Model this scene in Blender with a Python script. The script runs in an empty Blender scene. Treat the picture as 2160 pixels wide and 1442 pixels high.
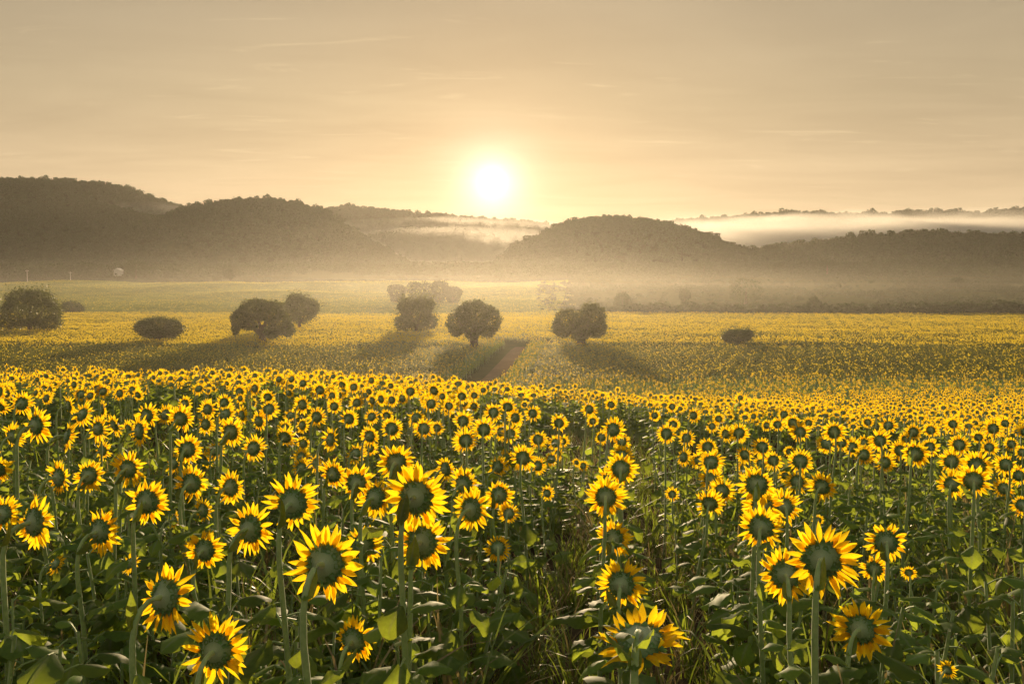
import bpy, math, random
import numpy as np
from mathutils import Vector, Matrix, Quaternion, Euler

random.seed(11)
RNG = np.random.default_rng(11)
R = math.radians


class RG(random.Random):
    def normal(self, a, b):
        return self.gauss(a, b)


scn = bpy.context.scene
COL = scn.collection

# ------------------------------------------------------------------ camera
F = 1797.0                      # focal length in photo pixels (photo 2160 x 1442)
CX, CY = 1080.0, 721.0
PITCH = math.atan(121.0 / F)    # looking down a little
CAMZ = 2.5
cam_data = bpy.data.cameras.new('camera')
cam_data.sensor_width = 36.0
cam_data.lens = F / 2160.0 * 36.0
cam_data.clip_start = 0.05
cam_data.clip_end = 30000.0
cam = bpy.data.objects.new('camera', cam_data)
COL.objects.link(cam)
cam.location = (0, 0, CAMZ)
cam.rotation_euler = (math.pi / 2 - PITCH, 0, 0)
scn.camera = cam


def ray(px, py):
    """direction through a photo pixel scaled so that its y is 1: (dx, dz)"""
    u = (px - CX) / F
    v = (CY - py) / F
    y = math.cos(PITCH) + v * math.sin(PITCH)
    z = -math.sin(PITCH) + v * math.cos(PITCH)
    return u / y, z / y


def project(x, y, z):
    c, s = math.cos(PITCH), math.sin(PITCH)
    dz = z - CAMZ
    fwd = y * c - dz * s
    up = y * s + dz * c
    return CX + F * x / fwd, CY - F * up / fwd


# ------------------------------------------------------------------ sky, sun, exposure
sdx, sdz = ray(1038, 385)
SUN_DIR = Vector((sdx, 1.0, sdz)).normalized()
SUN_EL = math.asin(SUN_DIR.z)
SUN_AZ = math.atan2(SUN_DIR.x, SUN_DIR.y)

world = bpy.data.worlds.new('World')
scn.world = world
world.use_nodes = True


class NT:
    """small node-tree helper"""
    def __init__(self, tree):
        self.t = tree
        self.t.nodes.clear()

    def n(self, kind, **kw):
        nd = self.t.nodes.new(kind)
        for k, v in kw.items():
            setattr(nd, k, v)
        return nd

    def set(self, sock, val):
        if isinstance(val, bpy.types.NodeSocket):
            self.t.links.new(val, sock)
        else:
            sock.default_value = val

    def math(self, op, a, b=0.0, c=None, clamp=False):
        nd = self.n('ShaderNodeMath', operation=op, use_clamp=clamp)
        self.set(nd.inputs[0], a)
        self.set(nd.inputs[1], b)
        if c is not None:
            self.set(nd.inputs[2], c)
        return nd.outputs[0]

    def vmath(self, op, a, b):
        nd = self.n('ShaderNodeVectorMath', operation=op)
        self.set(nd.inputs[0], a)
        self.set(nd.inputs[1], b)
        return nd

    def mix(self, fac, a, b, blend='MIX'):
        nd = self.n('ShaderNodeMix', data_type='RGBA', blend_type=blend)
        self.set(nd.inputs[0], fac)
        self.set(nd.inputs[6], a)
        self.set(nd.inputs[7], b)
        return nd.outputs[2]

    def ramp(self, fac, stops, interp='LINEAR'):
        nd = self.n('ShaderNodeValToRGB')
        nd.color_ramp.interpolation = interp
        els = nd.color_ramp.elements
        while len(els) < len(stops):
            els.new(0.5)
        for e, (p, c) in zip(els, stops):
            e.position = p
            e.color = (c[0], c[1], c[2], 1.0) if not isinstance(c, (int, float)) else (c, c, c, 1.0)
        self.set(nd.inputs[0], fac)
        return nd.outputs[0]

    def noise(self, vec, scale, detail=3.0, rough=0.55, dist=0.0):
        nd = self.n('ShaderNodeTexNoise')
        if vec is not None:
            self.set(nd.inputs['Vector'], vec)
        nd.inputs['Scale'].default_value = scale
        nd.inputs['Detail'].default_value = detail
        nd.inputs['Roughness'].default_value = rough
        nd.inputs['Distortion'].default_value = dist
        return nd.outputs['Fac']

    def scale_vec(self, vec, s):
        return self.vmath('MULTIPLY', vec, s).outputs[0]


def C4(c):
    return (c[0], c[1], c[2], 1.0)


SKY_STRENGTH = 0.064
w = NT(world.node_tree)
tc = w.n('ShaderNodeTexCoord')
dirv = tc.outputs['Generated']
sky = w.n('ShaderNodeTexSky', sky_type='NISHITA')
sky.sun_disc = False
sky.sun_elevation = SUN_EL
sky.sun_rotation = SUN_AZ
sky.air_density = 1.2
sky.dust_density = 0.8
sep = w.n('ShaderNodeSeparateXYZ')
w.set(sep.inputs[0], dirv)
el = w.math('MAXIMUM', sep.outputs[2], 0.0)
# thin morning cloud veil: warm near the horizon, grey higher up
veil = w.ramp(el, [(0.0, (8.8, 6.7, 4.0)), (0.10, (6.8, 5.05, 3.05)), (0.20, (5.2, 4.15, 2.6)), (0.36, (3.6, 3.15, 2.3)), (1.0, (4.2, 4.4, 4.2))])
# streaks of the veil, spread like a layer overhead
den = w.math('ADD', el, 0.06)
comb = w.n('ShaderNodeCombineXYZ')
w.set(comb.inputs[0], w.math('DIVIDE', sep.outputs[0], den))
w.set(comb.inputs[1], w.math('DIVIDE', sep.outputs[1], den))
layer = comb.outputs[0]
n1 = w.noise(w.scale_vec(layer, (0.34, 0.62, 1.0)), 0.9, 4.0, 0.52, 0.5)
n2 = w.noise(w.scale_vec(layer, (0.8, 1.7, 1.0)), 1.1, 6.0, 0.58, 0.9)
streak = w.math('ADD', w.math('MULTIPLY', n1, 0.6), w.math('MULTIPLY', n2, 0.4))
streakf = w.ramp(streak, [(0.30, 0.84), (0.5, 1.0), (0.70, 1.16)])
veil = w.mix(1.0, veil, streakf, 'MULTIPLY')
base = w.mix(0.97, sky.outputs[0], veil)
# small lit wisps high up
wn = w.noise(w.scale_vec(layer, (1.5, 5.5, 1.0)), 1.15, 5.0, 0.62, 0.8)
wisp = w.ramp(wn, [(0.60, 0.0), (0.74, 1.0)])
base = w.mix(w.math('MULTIPLY', wisp, 0.30), base, (9.5, 7.4, 4.6, 1.0))
# the sun's aureole in the veil and its disc
dot = w.vmath('DOT_PRODUCT', dirv, tuple(SUN_DIR)).outputs['Value']
ang = w.math('MULTIPLY', w.math('ARCCOSINE', w.math('MINIMUM', dot, 0.9999999)), 180.0 / math.pi)


def lobe(width, amp):
    return w.math('MULTIPLY', w.math('EXPONENT', w.math('MULTIPLY', ang, -1.0 / width)), amp)


def addc(col, fac, tint):
    nd = w.mix(1.0, tint, fac, 'MULTIPLY')
    return w.mix(1.0, col, nd, 'ADD')


base = addc(base, lobe(38.0, 1.1), (1.0, 0.50, 0.12, 1.0))
base = addc(base, lobe(10.0, 1.2), (1.0, 0.40, 0.02, 1.0))
base = addc(base, lobe(3.0, 1.2), (1.0, 0.62, 0.42, 1.0))
base = addc(base, lobe(1.1, 22.0), (1.0, 0.84, 0.72, 1.0))
disc = w.n('ShaderNodeMapRange', interpolation_type='SMOOTHSTEP')
w.set(disc.inputs['Value'], ang)
disc.inputs['From Min'].default_value = 1.2
disc.inputs['From Max'].default_value = 0.0
disc.inputs['To Min'].default_value = 0.0
disc.inputs['To Max'].default_value = 1.0
base = addc(base, w.math('MULTIPLY', w.math('POWER', disc.outputs[0], 2.0), 60.0), (1.0, 0.92, 0.75, 1.0))
bg = w.n('ShaderNodeBackground')
w.set(bg.inputs['Color'], base)
bg.inputs['Strength'].default_value = SKY_STRENGTH
wo = w.n('ShaderNodeOutputWorld')
w.t.links.new(bg.outputs[0], wo.inputs['Surface'])
world.cycles.sampling_method = 'MANUAL'
world.cycles.sample_map_resolution = 1024

sun_data = bpy.data.lights.new('sun', 'SUN')
sun_data.energy = 5.0
sun_data.angle = R(0.6)
sun_data.color = (1.0, 0.74, 0.44)
sun = bpy.data.objects.new('sun', sun_data)
COL.objects.link(sun)
sun.rotation_euler = SUN_DIR.to_track_quat('Z', 'Y').to_euler()
sun.location = (0, 0, 60)

scn.view_settings.view_transform = 'Standard'
scn.view_settings.look = 'None'
scn.view_settings.gamma = 1.0
scn.view_settings.exposure = 0.52
scn.render.engine = 'CYCLES'
cy = scn.cycles
cy.use_denoising = True
cy.max_bounces = 5
cy.diffuse_bounces = 2
cy.transmission_bounces = 4
cy.volume_bounces = 0
cy.transparent_max_bounces = 32
cy.use_adaptive_sampling = True
cy.adaptive_threshold = 0.02
cy.caustics_reflective = False
cy.caustics_refractive = False


# ------------------------------------------------------------------ helpers
def tag(o, label=None, cat=None, group=None, kind=None):
    if label: o['label'] = label
    if cat: o['category'] = cat
    if group: o['group'] = group
    if kind: o['kind'] = kind
    return o


class MB:
    """collects vertices, faces, material slots and a per-vertex number t; builds ONE mesh"""
    def __init__(self):
        self.v, self.f, self.m, self.t = [], [], [], []

    def add(self, verts, faces, mat=0, t=None):
        o = len(self.v)
        self.v.extend([tuple(p) for p in verts])
        self.f.extend([tuple(i + o for i in fc) for fc in faces])
        self.m.extend([mat] * len(faces))
        self.t.extend(t if t is not None else [0.0] * len(verts))

    def tube(self, pts, rads, n=6, mat=0, cap=True):
        pts = [Vector(p) for p in pts]
        vs, fs, ts = [], [], []
        ref = Vector((0.31, 0.95, 0.07)).normalized()
        for i, p in enumerate(pts):
            d = (pts[min(i + 1, len(pts) - 1)] - pts[max(i - 1, 0)]).normalized()
            a = d.cross(ref)
            if a.length < 1e-3: a = d.cross(Vector((1, 0, 0)))
            a.normalize()
            b = d.cross(a)
            for k in range(n):
                an = 2 * math.pi * k / n
                vs.append(p + (a * math.cos(an) + b * math.sin(an)) * rads[i])
                ts.append(i / (len(pts) - 1))
        for i in range(len(pts) - 1):
            for k in range(n):
                k2 = (k + 1) % n
                fs.append((i * n + k, i * n + k2, (i + 1) * n + k2, (i + 1) * n + k))
        if cap:
            fs.append(tuple(range(n)))
            fs.append(tuple((len(pts) - 1) * n + k for k in range(n)))
        self.add(vs, fs, mat, ts)

    def box(self, c, s, mat=0):
        cx, cy_, cz = c
        sx, sy, sz = s[0] / 2, s[1] / 2, s[2] / 2
        vs = [(cx + a * sx, cy_ + b * sy, cz + d * sz) for a in (-1, 1) for b in (-1, 1) for d in (-1, 1)]
        self.add(vs, [(0, 1, 3, 2), (4, 6, 7, 5), (0, 4, 5, 1), (2, 3, 7, 6), (0, 2, 6, 4), (1, 5, 7, 3)], mat)

    def mesh(self, name, mats, smooth=True):
        me = bpy.data.meshes.new(name)
        me.from_pydata(self.v, [], self.f)
        for m in mats: me.materials.append(m)
        if len(mats) > 1: me.polygons.foreach_set('material_index', self.m)
        if smooth: me.polygons.foreach_set('use_smooth', [True] * len(self.f))
        at = me.attributes.new('t', 'FLOAT', 'POINT')
        at.data.foreach_set('value', self.t)
        me.update()
        return me


def obj(name, me, parent=None, loc=None):
    o = bpy.data.objects.new(name, me)
    COL.objects.link(o)
    if parent: o.parent = parent
    if loc is not None: o.location = loc
    return o


def empty(name, loc):
    o = bpy.data.objects.new(name, None)
    o.empty_display_size = 0.1
    COL.objects.link(o)
    o.location = loc
    return o


def mat(name):
    m = bpy.data.materials.new(name)
    m.use_nodes = True
    return m, NT(m.node_tree)


def leafy(name, front, trans, amount=0.4, rough=0.5, spec=0.3, var=0.35, ramp=None, ramp_t=None, noise_scale=9.0, attr_noise=True):
    """thin plant tissue: reflecting and letting light through"""
    m, t = mat(name)
    geo = t.n('ShaderNodeNewGeometry')
    info = t.n('ShaderNodeObjectInfo')
    tcn = t.n('ShaderNodeTexCoord')
    rnd = t.math('FRACT', t.math('ADD', geo.outputs['Random Per Island'], info.outputs['Random']))
    f = t.math('ADD', t.math('MULTIPLY', rnd, var), 1.0 - var / 2)
    if ramp:
        at = t.n('ShaderNodeAttribute', attribute_name='t')
        c1 = t.ramp(at.outputs['Fac'], ramp)
        c2 = t.ramp(at.outputs['Fac'], ramp_t or ramp)
    else:
        c1, c2 = C4(front), C4(trans)
    if attr_noise:
        nz = t.noise(tcn.outputs['Object'], noise_scale, 3.0)
        f = t.math('MULTIPLY', f, t.math('ADD', t.math('MULTIPLY', nz, 0.6), 0.7))
    c1 = t.mix(1.0, c1, f, 'MULTIPLY')
    c2 = t.mix(1.0, c2, f, 'MULTIPLY')
    hs = t.n('ShaderNodeHueSaturation')
    t.set(hs.inputs['Color'], c1)
    t.set(hs.inputs['Hue'], t.math('ADD', t.math('MULTIPLY', rnd, 0.03), 0.485))
    p = t.n('ShaderNodeBsdfPrincipled')
    t.set(p.inputs['Base Color'], hs.outputs[0])
    p.inputs['Roughness'].default_value = rough
    p.inputs['Specular IOR Level'].default_value = spec
    tr = t.n('ShaderNodeBsdfTranslucent')
    t.set(tr.inputs['Color'], c2)
    mx = t.n('ShaderNodeMixShader')
    mx.inputs[0].default_value = amount
    t.t.links.new(p.outputs[0], mx.inputs[1])
    t.t.links.new(tr.outputs[0], mx.inputs[2])
    out = t.n('ShaderNodeOutputMaterial')
    t.t.links.new(mx.outputs[0], out.inputs['Surface'])
    return m


def solid(name, c1, c2, scale=8.0, rough=0.8, spec=0.2, sheen=0.0, bump=0.0):
    m, t = mat(name)
    tcn = t.n('ShaderNodeTexCoord')
    nz = t.noise(tcn.outputs['Object'], scale, 5.0, 0.6)
    p = t.n('ShaderNodeBsdfPrincipled')
    t.set(p.inputs['Base Color'], t.ramp(nz, [(0.3, c1), (0.7, c2)]))
    p.inputs['Roughness'].default_value = rough
    p.inputs['Specular IOR Level'].default_value = spec
    if sheen:
        p.inputs['Sheen Weight'].default_value = sheen
        p.inputs['Sheen Roughness'].default_value = 0.4
    if bump:
        b = t.n('ShaderNodeBump')
        b.inputs['Strength'].default_value = bump
        t.set(b.inputs['Height'], nz)
        t.t.links.new(b.outputs[0], p.inputs['Normal'])
    out = t.n('ShaderNodeOutputMaterial')
    t.t.links.new(p.outputs[0], out.inputs['Surface'])
    return m


M_PETAL = leafy('petal_yellow', None, None, 0.74, 0.6, 0.2, 0.22,
                [(0.0, (0.78, 0.38, 0.008)), (0.35, (0.85, 0.54, 0.012)), (1.0, (0.87, 0.60, 0.018))],
                [(0.0, (0.93, 0.50, 0.004)), (0.3, (0.96, 0.63, 0.008)), (1.0, (0.97, 0.70, 0.014))], 30.0)
M_LEAF = leafy('sunflower_leaf', None, None, 0.5, 0.6, 0.12, 0.6,
               [(0.0, (0.20, 0.25, 0.11)), (0.10, (0.15, 0.20, 0.075)), (0.2, (0.092, 0.155, 0.040)), (1.0, (0.085, 0.145, 0.036))],
               [(0.0, (0.34, 0.40, 0.06)), (0.2, (0.40, 0.50, 0.04)), (1.0, (0.40, 0.48, 0.04))], 12.0)
M_BRACT = leafy('bract_green', (0.10, 0.19, 0.055), (0.20, 0.33, 0.04), 0.25, 0.5, 0.3, 0.4)
M_WEED = leafy('weed_leaf', (0.055, 0.085, 0.022), (0.16, 0.24, 0.02), 0.38, 0.45, 0.4, 0.6)
M_GRASS = leafy('grass_blade', (0.10, 0.15, 0.035), (0.30, 0.38, 0.03), 0.5, 0.4, 0.4, 0.5)
M_DRY = leafy('dry_grass', (0.26, 0.21, 0.10), (0.34, 0.26, 0.10), 0.35, 0.6, 0.2, 0.4)
M_TREE = leafy('tree_leaf', (0.095, 0.112, 0.042), (0.16, 0.18, 0.03), 0.35, 0.5, 0.25, 0.5, attr_noise=False)
M_WOOD_LEAF = leafy('woodland_leaf', (0.040, 0.058, 0.022), (0.07, 0.10, 0.018), 0.22, 0.6, 0.15, 0.6, attr_noise=False)
M_CROP = leafy('crop_leaf', (0.14, 0.165, 0.04), (0.40, 0.40, 0.03), 0.5, 0.6, 0.15, 0.3, attr_noise=False)
M_FARPETAL = leafy('far_petal', (0.64, 0.42, 0.02), (0.76, 0.53, 0.018), 0.64, 0.6, 0.15, 0.3, attr_noise=False)
M_STEM = solid('stem_green', (0.20, 0.30, 0.10), (0.31, 0.40, 0.16), 40.0, 0.6, 0.2, 0.35)
M_BACK = None
M_SEED = solid('seed_disc', (0.05, 0.025, 0.01), (0.16, 0.08, 0.015), 60.0, 0.9)
M_BARK = solid('bark', (0.06, 0.045, 0.03), (0.14, 0.11, 0.075), 3.0, 0.9, bump=0.5)

# the back of a head: paler round the neck, dark green at the rim
M_BACK, t_ = mat('head_back')
at_ = t_.n('ShaderNodeAttribute', attribute_name='t')
tc_ = t_.n('ShaderNodeTexCoord')
nz_ = t_.noise(tc_.outputs['Object'], 55.0, 4.0)
c_ = t_.ramp(at_.outputs['Fac'], [(0.0, (0.36, 0.43, 0.26)), (0.35, (0.27, 0.35, 0.18)), (0.75, (0.16, 0.25, 0.10)), (1.0, (0.11, 0.19, 0.06))])
c_ = t_.mix(1.0, c_, t_.ramp(nz_, [(0.3, 0.75), (0.7, 1.25)]), 'MULTIPLY')
p_ = t_.n('ShaderNodeBsdfPrincipled')
t_.set(p_.inputs['Base Color'], c_)
p_.inputs['Roughness'].default_value = 0.65
p_.inputs['Sheen Weight'].default_value = 0.3
b_ = t_.n('ShaderNodeBump')
b_.inputs['Strength'].default_value = 0.4
b_.inputs['Distance'].default_value = 0.01
t_.set(b_.inputs['Height'], nz_)
t_.t.links.new(b_.outputs[0], p_.inputs['Normal'])
o_ = t_.n('ShaderNodeOutputMaterial')
t_.t.links.new(p_.outputs[0], o_.inputs['Surface'])


# value noise for terrain
_tab = RNG.random((256, 256))


def vnoise(x, y):
    xi, yi = np.floor(x).astype(int), np.floor(y).astype(int)
    fx, fy = x - xi, y - yi
    fx, fy = fx * fx * (3 - 2 * fx), fy * fy * (3 - 2 * fy)
    g = lambda a, b: _tab[a & 255, b & 255]
    return (g(xi, yi) * (1 - fx) + g(xi + 1, yi) * fx) * (1 - fy) + (g(xi, yi + 1) * (1 - fx) + g(xi + 1, yi + 1) * fx) * fy


def fbm(x, y, o=4):
    s, a = 0.0, 0.5
    for i in range(o):
        s = s + a * vnoise(x * 2 ** i + 17.3 * i, y * 2 ** i + 5.1 * i)
        a *= 0.5
    return s


# ------------------------------------------------------------------ terrain
FARY = [250, 270, 400, 600, 800, 1000, 1500, 6000, 12000]
FARZ = [-7.3, -7.0, -3.0, 4.6, 12.0, 20.0, 34.0, 50.0, 60.0]
LY = [-60, 0, 2.7, 5, 8, 20, 25, 31, 40, 55, 90, 125] + FARY
LZ = [0.8, 0, 0, -0.15, -0.38, -1.15, -1.6, -2.7, -5.2, -7.1, -7.4, -7.3] + FARZ
RY = [-60, 0, 2.7, 5, 10, 20, 37, 60, 75, 90, 125] + FARY
RZ = [0.8, 0, -0.05, -0.3, -0.9, -2.2, -4.1, -6.3, -7.3, -7.5, -7.3] + FARZ


def TZ(x, y):
    x = np.asarray(x, float); y = np.asarray(y, float)
    a = np.clip((x / np.maximum(y, 6.0) + 0.335) / 0.85, 0, 1)
    wgt = a * a * (3 - 2 * a)
    z = np.interp(y, LY, LZ) * (1 - wgt) + np.interp(y, RY, RZ) * wgt
    z = z + (fbm(x / 60.0 + 40, y / 60.0 + 40, 2) - 0.375) * np.clip((y - 230) / 200, 0, 1) * 6.0
    return z


def tz(x, y):
    return float(TZ(x, y))


def ground_at(px, py, above=0.0):
    """distance where the sight line through a pixel meets the terrain (+above)"""
    dx, dz = ray(px, py)
    ys = np.concatenate([np.arange(60, 300, 1.0), np.arange(300, 1500, 5.0)])
    h = CAMZ + dz * ys - (TZ(dx * ys, ys) + above)
    k = np.where(h < 0)[0]
    yv = float(ys[k[0]]) if len(k) else 1200.0
    return yv, dx * yv


def axis(parts):
    out = []
    for a, b, s in parts:
        out.extend(np.arange(a, b, s))
    return np.array(out)


gy = np.concatenate([axis([(-60, 0, 6), (0, 40, 1.0), (40, 150, 3), (150, 700, 12), (700, 1600, 50), (1600, 9000, 300)]), [9000.0]])
hx = axis([(0, 30, 1.0), (30, 150, 5), (150, 600, 20), (600, 6500, 250)])
gx = np.concatenate([-hx[:0:-1], hx])
GX, GY = np.meshgrid(gx, gy)
GZ = TZ(GX, GY)
nv = np.stack([GX.ravel(), GY.ravel(), GZ.ravel()], 1)
ncx = len(gx)
idx = np.arange(len(gy) * ncx).reshape(len(gy), ncx)
quads = np.stack([idx[:-1, :-1].ravel(), idx[:-1, 1:].ravel(), idx[1:, 1:].ravel(), idx[1:, :-1].ravel()], 1)
gm = bpy.data.meshes.new('ground')
gm.from_pydata(nv.tolist(), [], quads.tolist())
gm.polygons.foreach_set('use_smooth', [True] * len(quads))
M_GROUND, t_ = mat('ground_soil_and_grass')
g_ = t_.n('ShaderNodeNewGeometry')
pos = g_.outputs['Position']
sp = t_.n('ShaderNodeSeparateXYZ')
t_.set(sp.inputs[0], pos)
na = t_.noise(pos, 0.05, 5.0, 0.6)
nb = t_.noise(pos, 2.2, 5.0, 0.65)
soil = t_.ramp(nb, [(0.3, (0.055, 0.040, 0.025)), (0.7, (0.12, 0.085, 0.05))])
rough_grass = t_.ramp(t_.noise(pos, 0.35, 6.0, 0.65), [(0.3, (0.045, 0.055, 0.02)), (0.55, (0.07, 0.078, 0.028)), (0.75, (0.10, 0.092, 0.04))])
crop = t_.ramp(t_.noise(t_.scale_vec(pos, (1, 0.35, 1)), 0.6, 6.0, 0.7), [(0.3, (0.10, 0.13, 0.025)), (0.7, (0.22, 0.23, 0.04))])
far = t_.mix(t_.ramp(na, [(0.4, 0.0), (0.6, 1.0)]), rough_grass, crop)
fm = t_.n('ShaderNodeMapRange')
t_.set(fm.inputs['Value'], sp.outputs[1])
fm.inputs['From Min'].default_value = 60.0
fm.inputs['From Max'].default_value = 110.0
p_ = t_.n('ShaderNodeBsdfDiffuse')
t_.set(p_.inputs['Color'], t_.mix(fm.outputs[0], soil, rough_grass))
b_ = t_.n('ShaderNodeBump')
b_.inputs['Strength'].default_value = 0.3
b_.inputs['Distance'].default_value = 0.05
t_.set(b_.inputs['Height'], nb)
t_.t.links.new(b_.outputs[0], p_.inputs['Normal'])
o_ = t_.n('ShaderNodeOutputMaterial')
t_.t.links.new(p_.outputs[0], o_.inputs['Surface'])
gm.materials.append(M_GROUND)
tag(obj('ground', gm), kind='structure')


def sheet(name, outline_fn, ys, lift, material, nx=24):
    """a strip laid on the terrain between two edges x0(y), x1(y)"""
    b = MB()
    vs, fs = [], []
    for y in ys:
        x0, x1 = outline_fn(y)
        for k in range(nx + 1):
            x = x0 + (x1 - x0) * k / nx
            vs.append((x, y, tz(x, y) + lift))
    for i in range(len(ys) - 1):
        for k in range(nx):
            a = i * (nx + 1) + k
            fs.append((a, a + 1, a + nx + 2, a + nx + 1))
    b.add(vs, fs)
    return tag(obj(name, b.mesh(name, [material])), kind='structure')


def procedural_ground(name, stops, scale, stretch=(1, 1, 1), bump=0.5, bdist=0.5):
    m, t = mat(name)
    g = t.n('ShaderNodeNewGeometry')
    v = t.scale_vec(g.outputs['Position'], stretch)
    nz = t.noise(v, scale, 6.0, 0.68)
    big = t.noise(v, scale * 0.08, 3.0)
    c = t.mix(1.0, t.ramp(nz, stops), t.ramp(big, [(0.3, 0.8), (0.7, 1.2)]), 'MULTIPLY')
    p = t.n('ShaderNodeBsdfDiffuse')
    t.set(p.inputs['Color'], c)
    b = t.n('ShaderNodeBump')
    b.inputs['Strength'].default_value = bump
    b.inputs['Distance'].default_value = bdist
    t.set(b.inputs['Height'], nz)
    t.t.links.new(b.outputs[0], p.inputs['Normal'])
    o = t.n('ShaderNodeOutputMaterial')
    t.t.links.new(p.outputs[0], o.inputs['Surface'])
    return m


M_CROPFIELD = procedural_ground('green_crop_field', [(0.3, (0.12, 0.15, 0.028)), (0.7, (0.26, 0.26, 0.045))], 0.5, (1, 0.5, 1))
M_PATH = procedural_ground('dirt_path', [(0.3, (0.12, 0.080, 0.050)), (0.7, (0.20, 0.135, 0.085))], 1.5, (1, 1, 1), 0.1, 0.03)
sheet('crop_field', lambda y: (-0.75 * y - 30, 0.055 * y + (y - 270) * 0.02), np.arange(272, 600, 8.0), 0.30, M_CROPFIELD, 40)
PATH = [(60, -6.0), (75, -3.9), (83, -2.9), (95, -1.9), (107, -1.0), (118, -0.2), (128, 0.55), (134, 1.3)]
PY_ = [p[0] for p in PATH]
PX_ = [p[1] for p in PATH]
path_c = lambda y: float(np.interp(y, PY_, PX_))
sheet('dirt_path', lambda y: (path_c(y) - 0.7, path_c(y) + 1.4), np.arange(60, 134, 1.5), 0.03, M_PATH, 4)


# ------------------------------------------------------------------ instanced masses (stuff)
def source(name, meshes):
    c = bpy.data.collections.new(name)
    for i, me in enumerate(meshes):
        o = bpy.data.objects.new('%s_%02d' % (name, i), me)
        c.objects.link(o)
    return c


def scatter(name, label, pts, rots, scl, idx_, coll):
    pts = np.asarray(pts, np.float32)
    me = bpy.data.meshes.new(name)
    me.vertices.add(len(pts))
    me.vertices.foreach_set('co', pts.ravel())
    a = me.attributes.new('rot', 'FLOAT_VECTOR', 'POINT'); a.data.foreach_set('vector', np.asarray(rots, np.float32).ravel())
    a = me.attributes.new('scl', 'FLOAT_VECTOR', 'POINT')
    s = np.asarray(scl, np.float32)
    if s.ndim == 1: s = np.stack([s, s, s], 1)
    a.data.foreach_set('vector', s.ravel())
    a = me.attributes.new('pick', 'INT', 'POINT'); a.data.foreach_set('value', np.asarray(idx_, np.int32))
    o = obj(name, me)
    g = bpy.data.node_groups.new(name, 'GeometryNodeTree')
    g.interface.new_socket('Geometry', in_out='INPUT', socket_type='NodeSocketGeometry')
    g.interface.new_socket('Geometry', in_out='OUTPUT', socket_type='NodeSocketGeometry')
    gi, go = g.nodes.new('NodeGroupInput'), g.nodes.new('NodeGroupOutput')
    iop = g.nodes.new('GeometryNodeInstanceOnPoints')
    ci = g.nodes.new('GeometryNodeCollectionInfo')
    ci.inputs['Collection'].default_value = coll
    ci.inputs['Separate Children'].default_value = True
    ci.inputs['Reset Children'].default_value = True

    def attr(nm, ty):
        nd = g.nodes.new('GeometryNodeInputNamedAttribute')
        nd.data_type = ty
        nd.inputs['Name'].default_value = nm
        return next(s_ for s_ in nd.outputs if s_.enabled and s_.name == 'Attribute')
    L = g.links.new
    L(gi.outputs[0], iop.inputs['Points'])
    L(ci.outputs[0], iop.inputs['Instance'])
    iop.inputs['Pick Instance'].default_value = True
    L(attr('pick', 'INT'), iop.inputs['Instance Index'])
    L(attr('rot', 'FLOAT_VECTOR'), iop.inputs['Rotation'])
    L(attr('scl', 'FLOAT_VECTOR'), iop.inputs['Scale'])
    L(iop.outputs[0], go.inputs[0])
    md = o.modifiers.new('scatter', 'NODES')
    md.node_group = g
    return tag(o, label=label, kind='stuff')


def leaf_cards(rng, C, size, up=0.35, aspect=0.62, nrm=None):
    """N leaf-shaped quads round the centres C"""
    n = len(C)
    d = rng.normal(size=(n, 3)); d[:, 2] *= 0.7
    d /= np.linalg.norm(d, axis=1)[:, None]
    q = rng.normal(size=(n, 3)) + (0 if nrm is None else nrm * 1.2)
    q[:, 2] += up
    sd = np.cross(d, q); sd /= np.linalg.norm(sd, axis=1)[:, None] + 1e-9
    s = (size * (0.6 + 0.8 * rng.random(n)))[:, None]
    b = C - d * s * 0.5
    e = C + d * s * 0.5
    l = C + sd * s * aspect * 0.5 - d * s * 0.08
    r = C - sd * s * aspect * 0.5 - d * s * 0.08
    V = np.stack([b, l, e, r], 1).reshape(-1, 3)
    I = np.arange(n * 4).reshape(n, 4)
    return V, I


def lobes_points(rng, lobes, n, shell=(0.62, 1.0), rough=0.14):
    """points near the surface of a union of ellipsoids (cx,cy,cz,rx,ry,rz)"""
    L = np.array(lobes, float)
    wgt = (L[:, 3] * L[:, 5]); wgt = wgt / wgt.sum()
    out = []; nr = []
    tot = 0
    while tot < n:
        k = rng.choice(len(L), size=n, p=wgt)
        u = rng.normal(size=(n, 3)); u /= np.linalg.norm(u, axis=1)[:, None]
        rad = shell[0] + (shell[1] - shell[0]) * rng.random(n) ** 0.6
        bump = 1.0 + rough * np.sin(u[:, 0] * 7 + k * 2.1) * np.cos(u[:, 2] * 8 + k) + rough * 0.7 * np.sin(u[:, 1] * 11 + u[:, 2] * 9)
        rad = rad * bump
        P = L[k, :3] + u * rad[:, None] * L[k, 3:]
        inside = np.zeros(n, bool)
        for j in range(len(L)):
            dd = ((P - L[j, :3]) / L[j, 3:]) ** 2
            inside |= (dd.sum(1) < 0.36)
        keep = ~inside
        out.append(P[keep]); nr.append(u[keep]); tot += keep.sum()
    return np.concatenate(out)[:n], np.concatenate(nr)[:n]


def mesh_np(name, V, I, mats):
    me = bpy.data.meshes.new(name)
    me.from_pydata(V.tolist(), [], I.tolist())
    for m in mats: me.materials.append(m)
    return me


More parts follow.
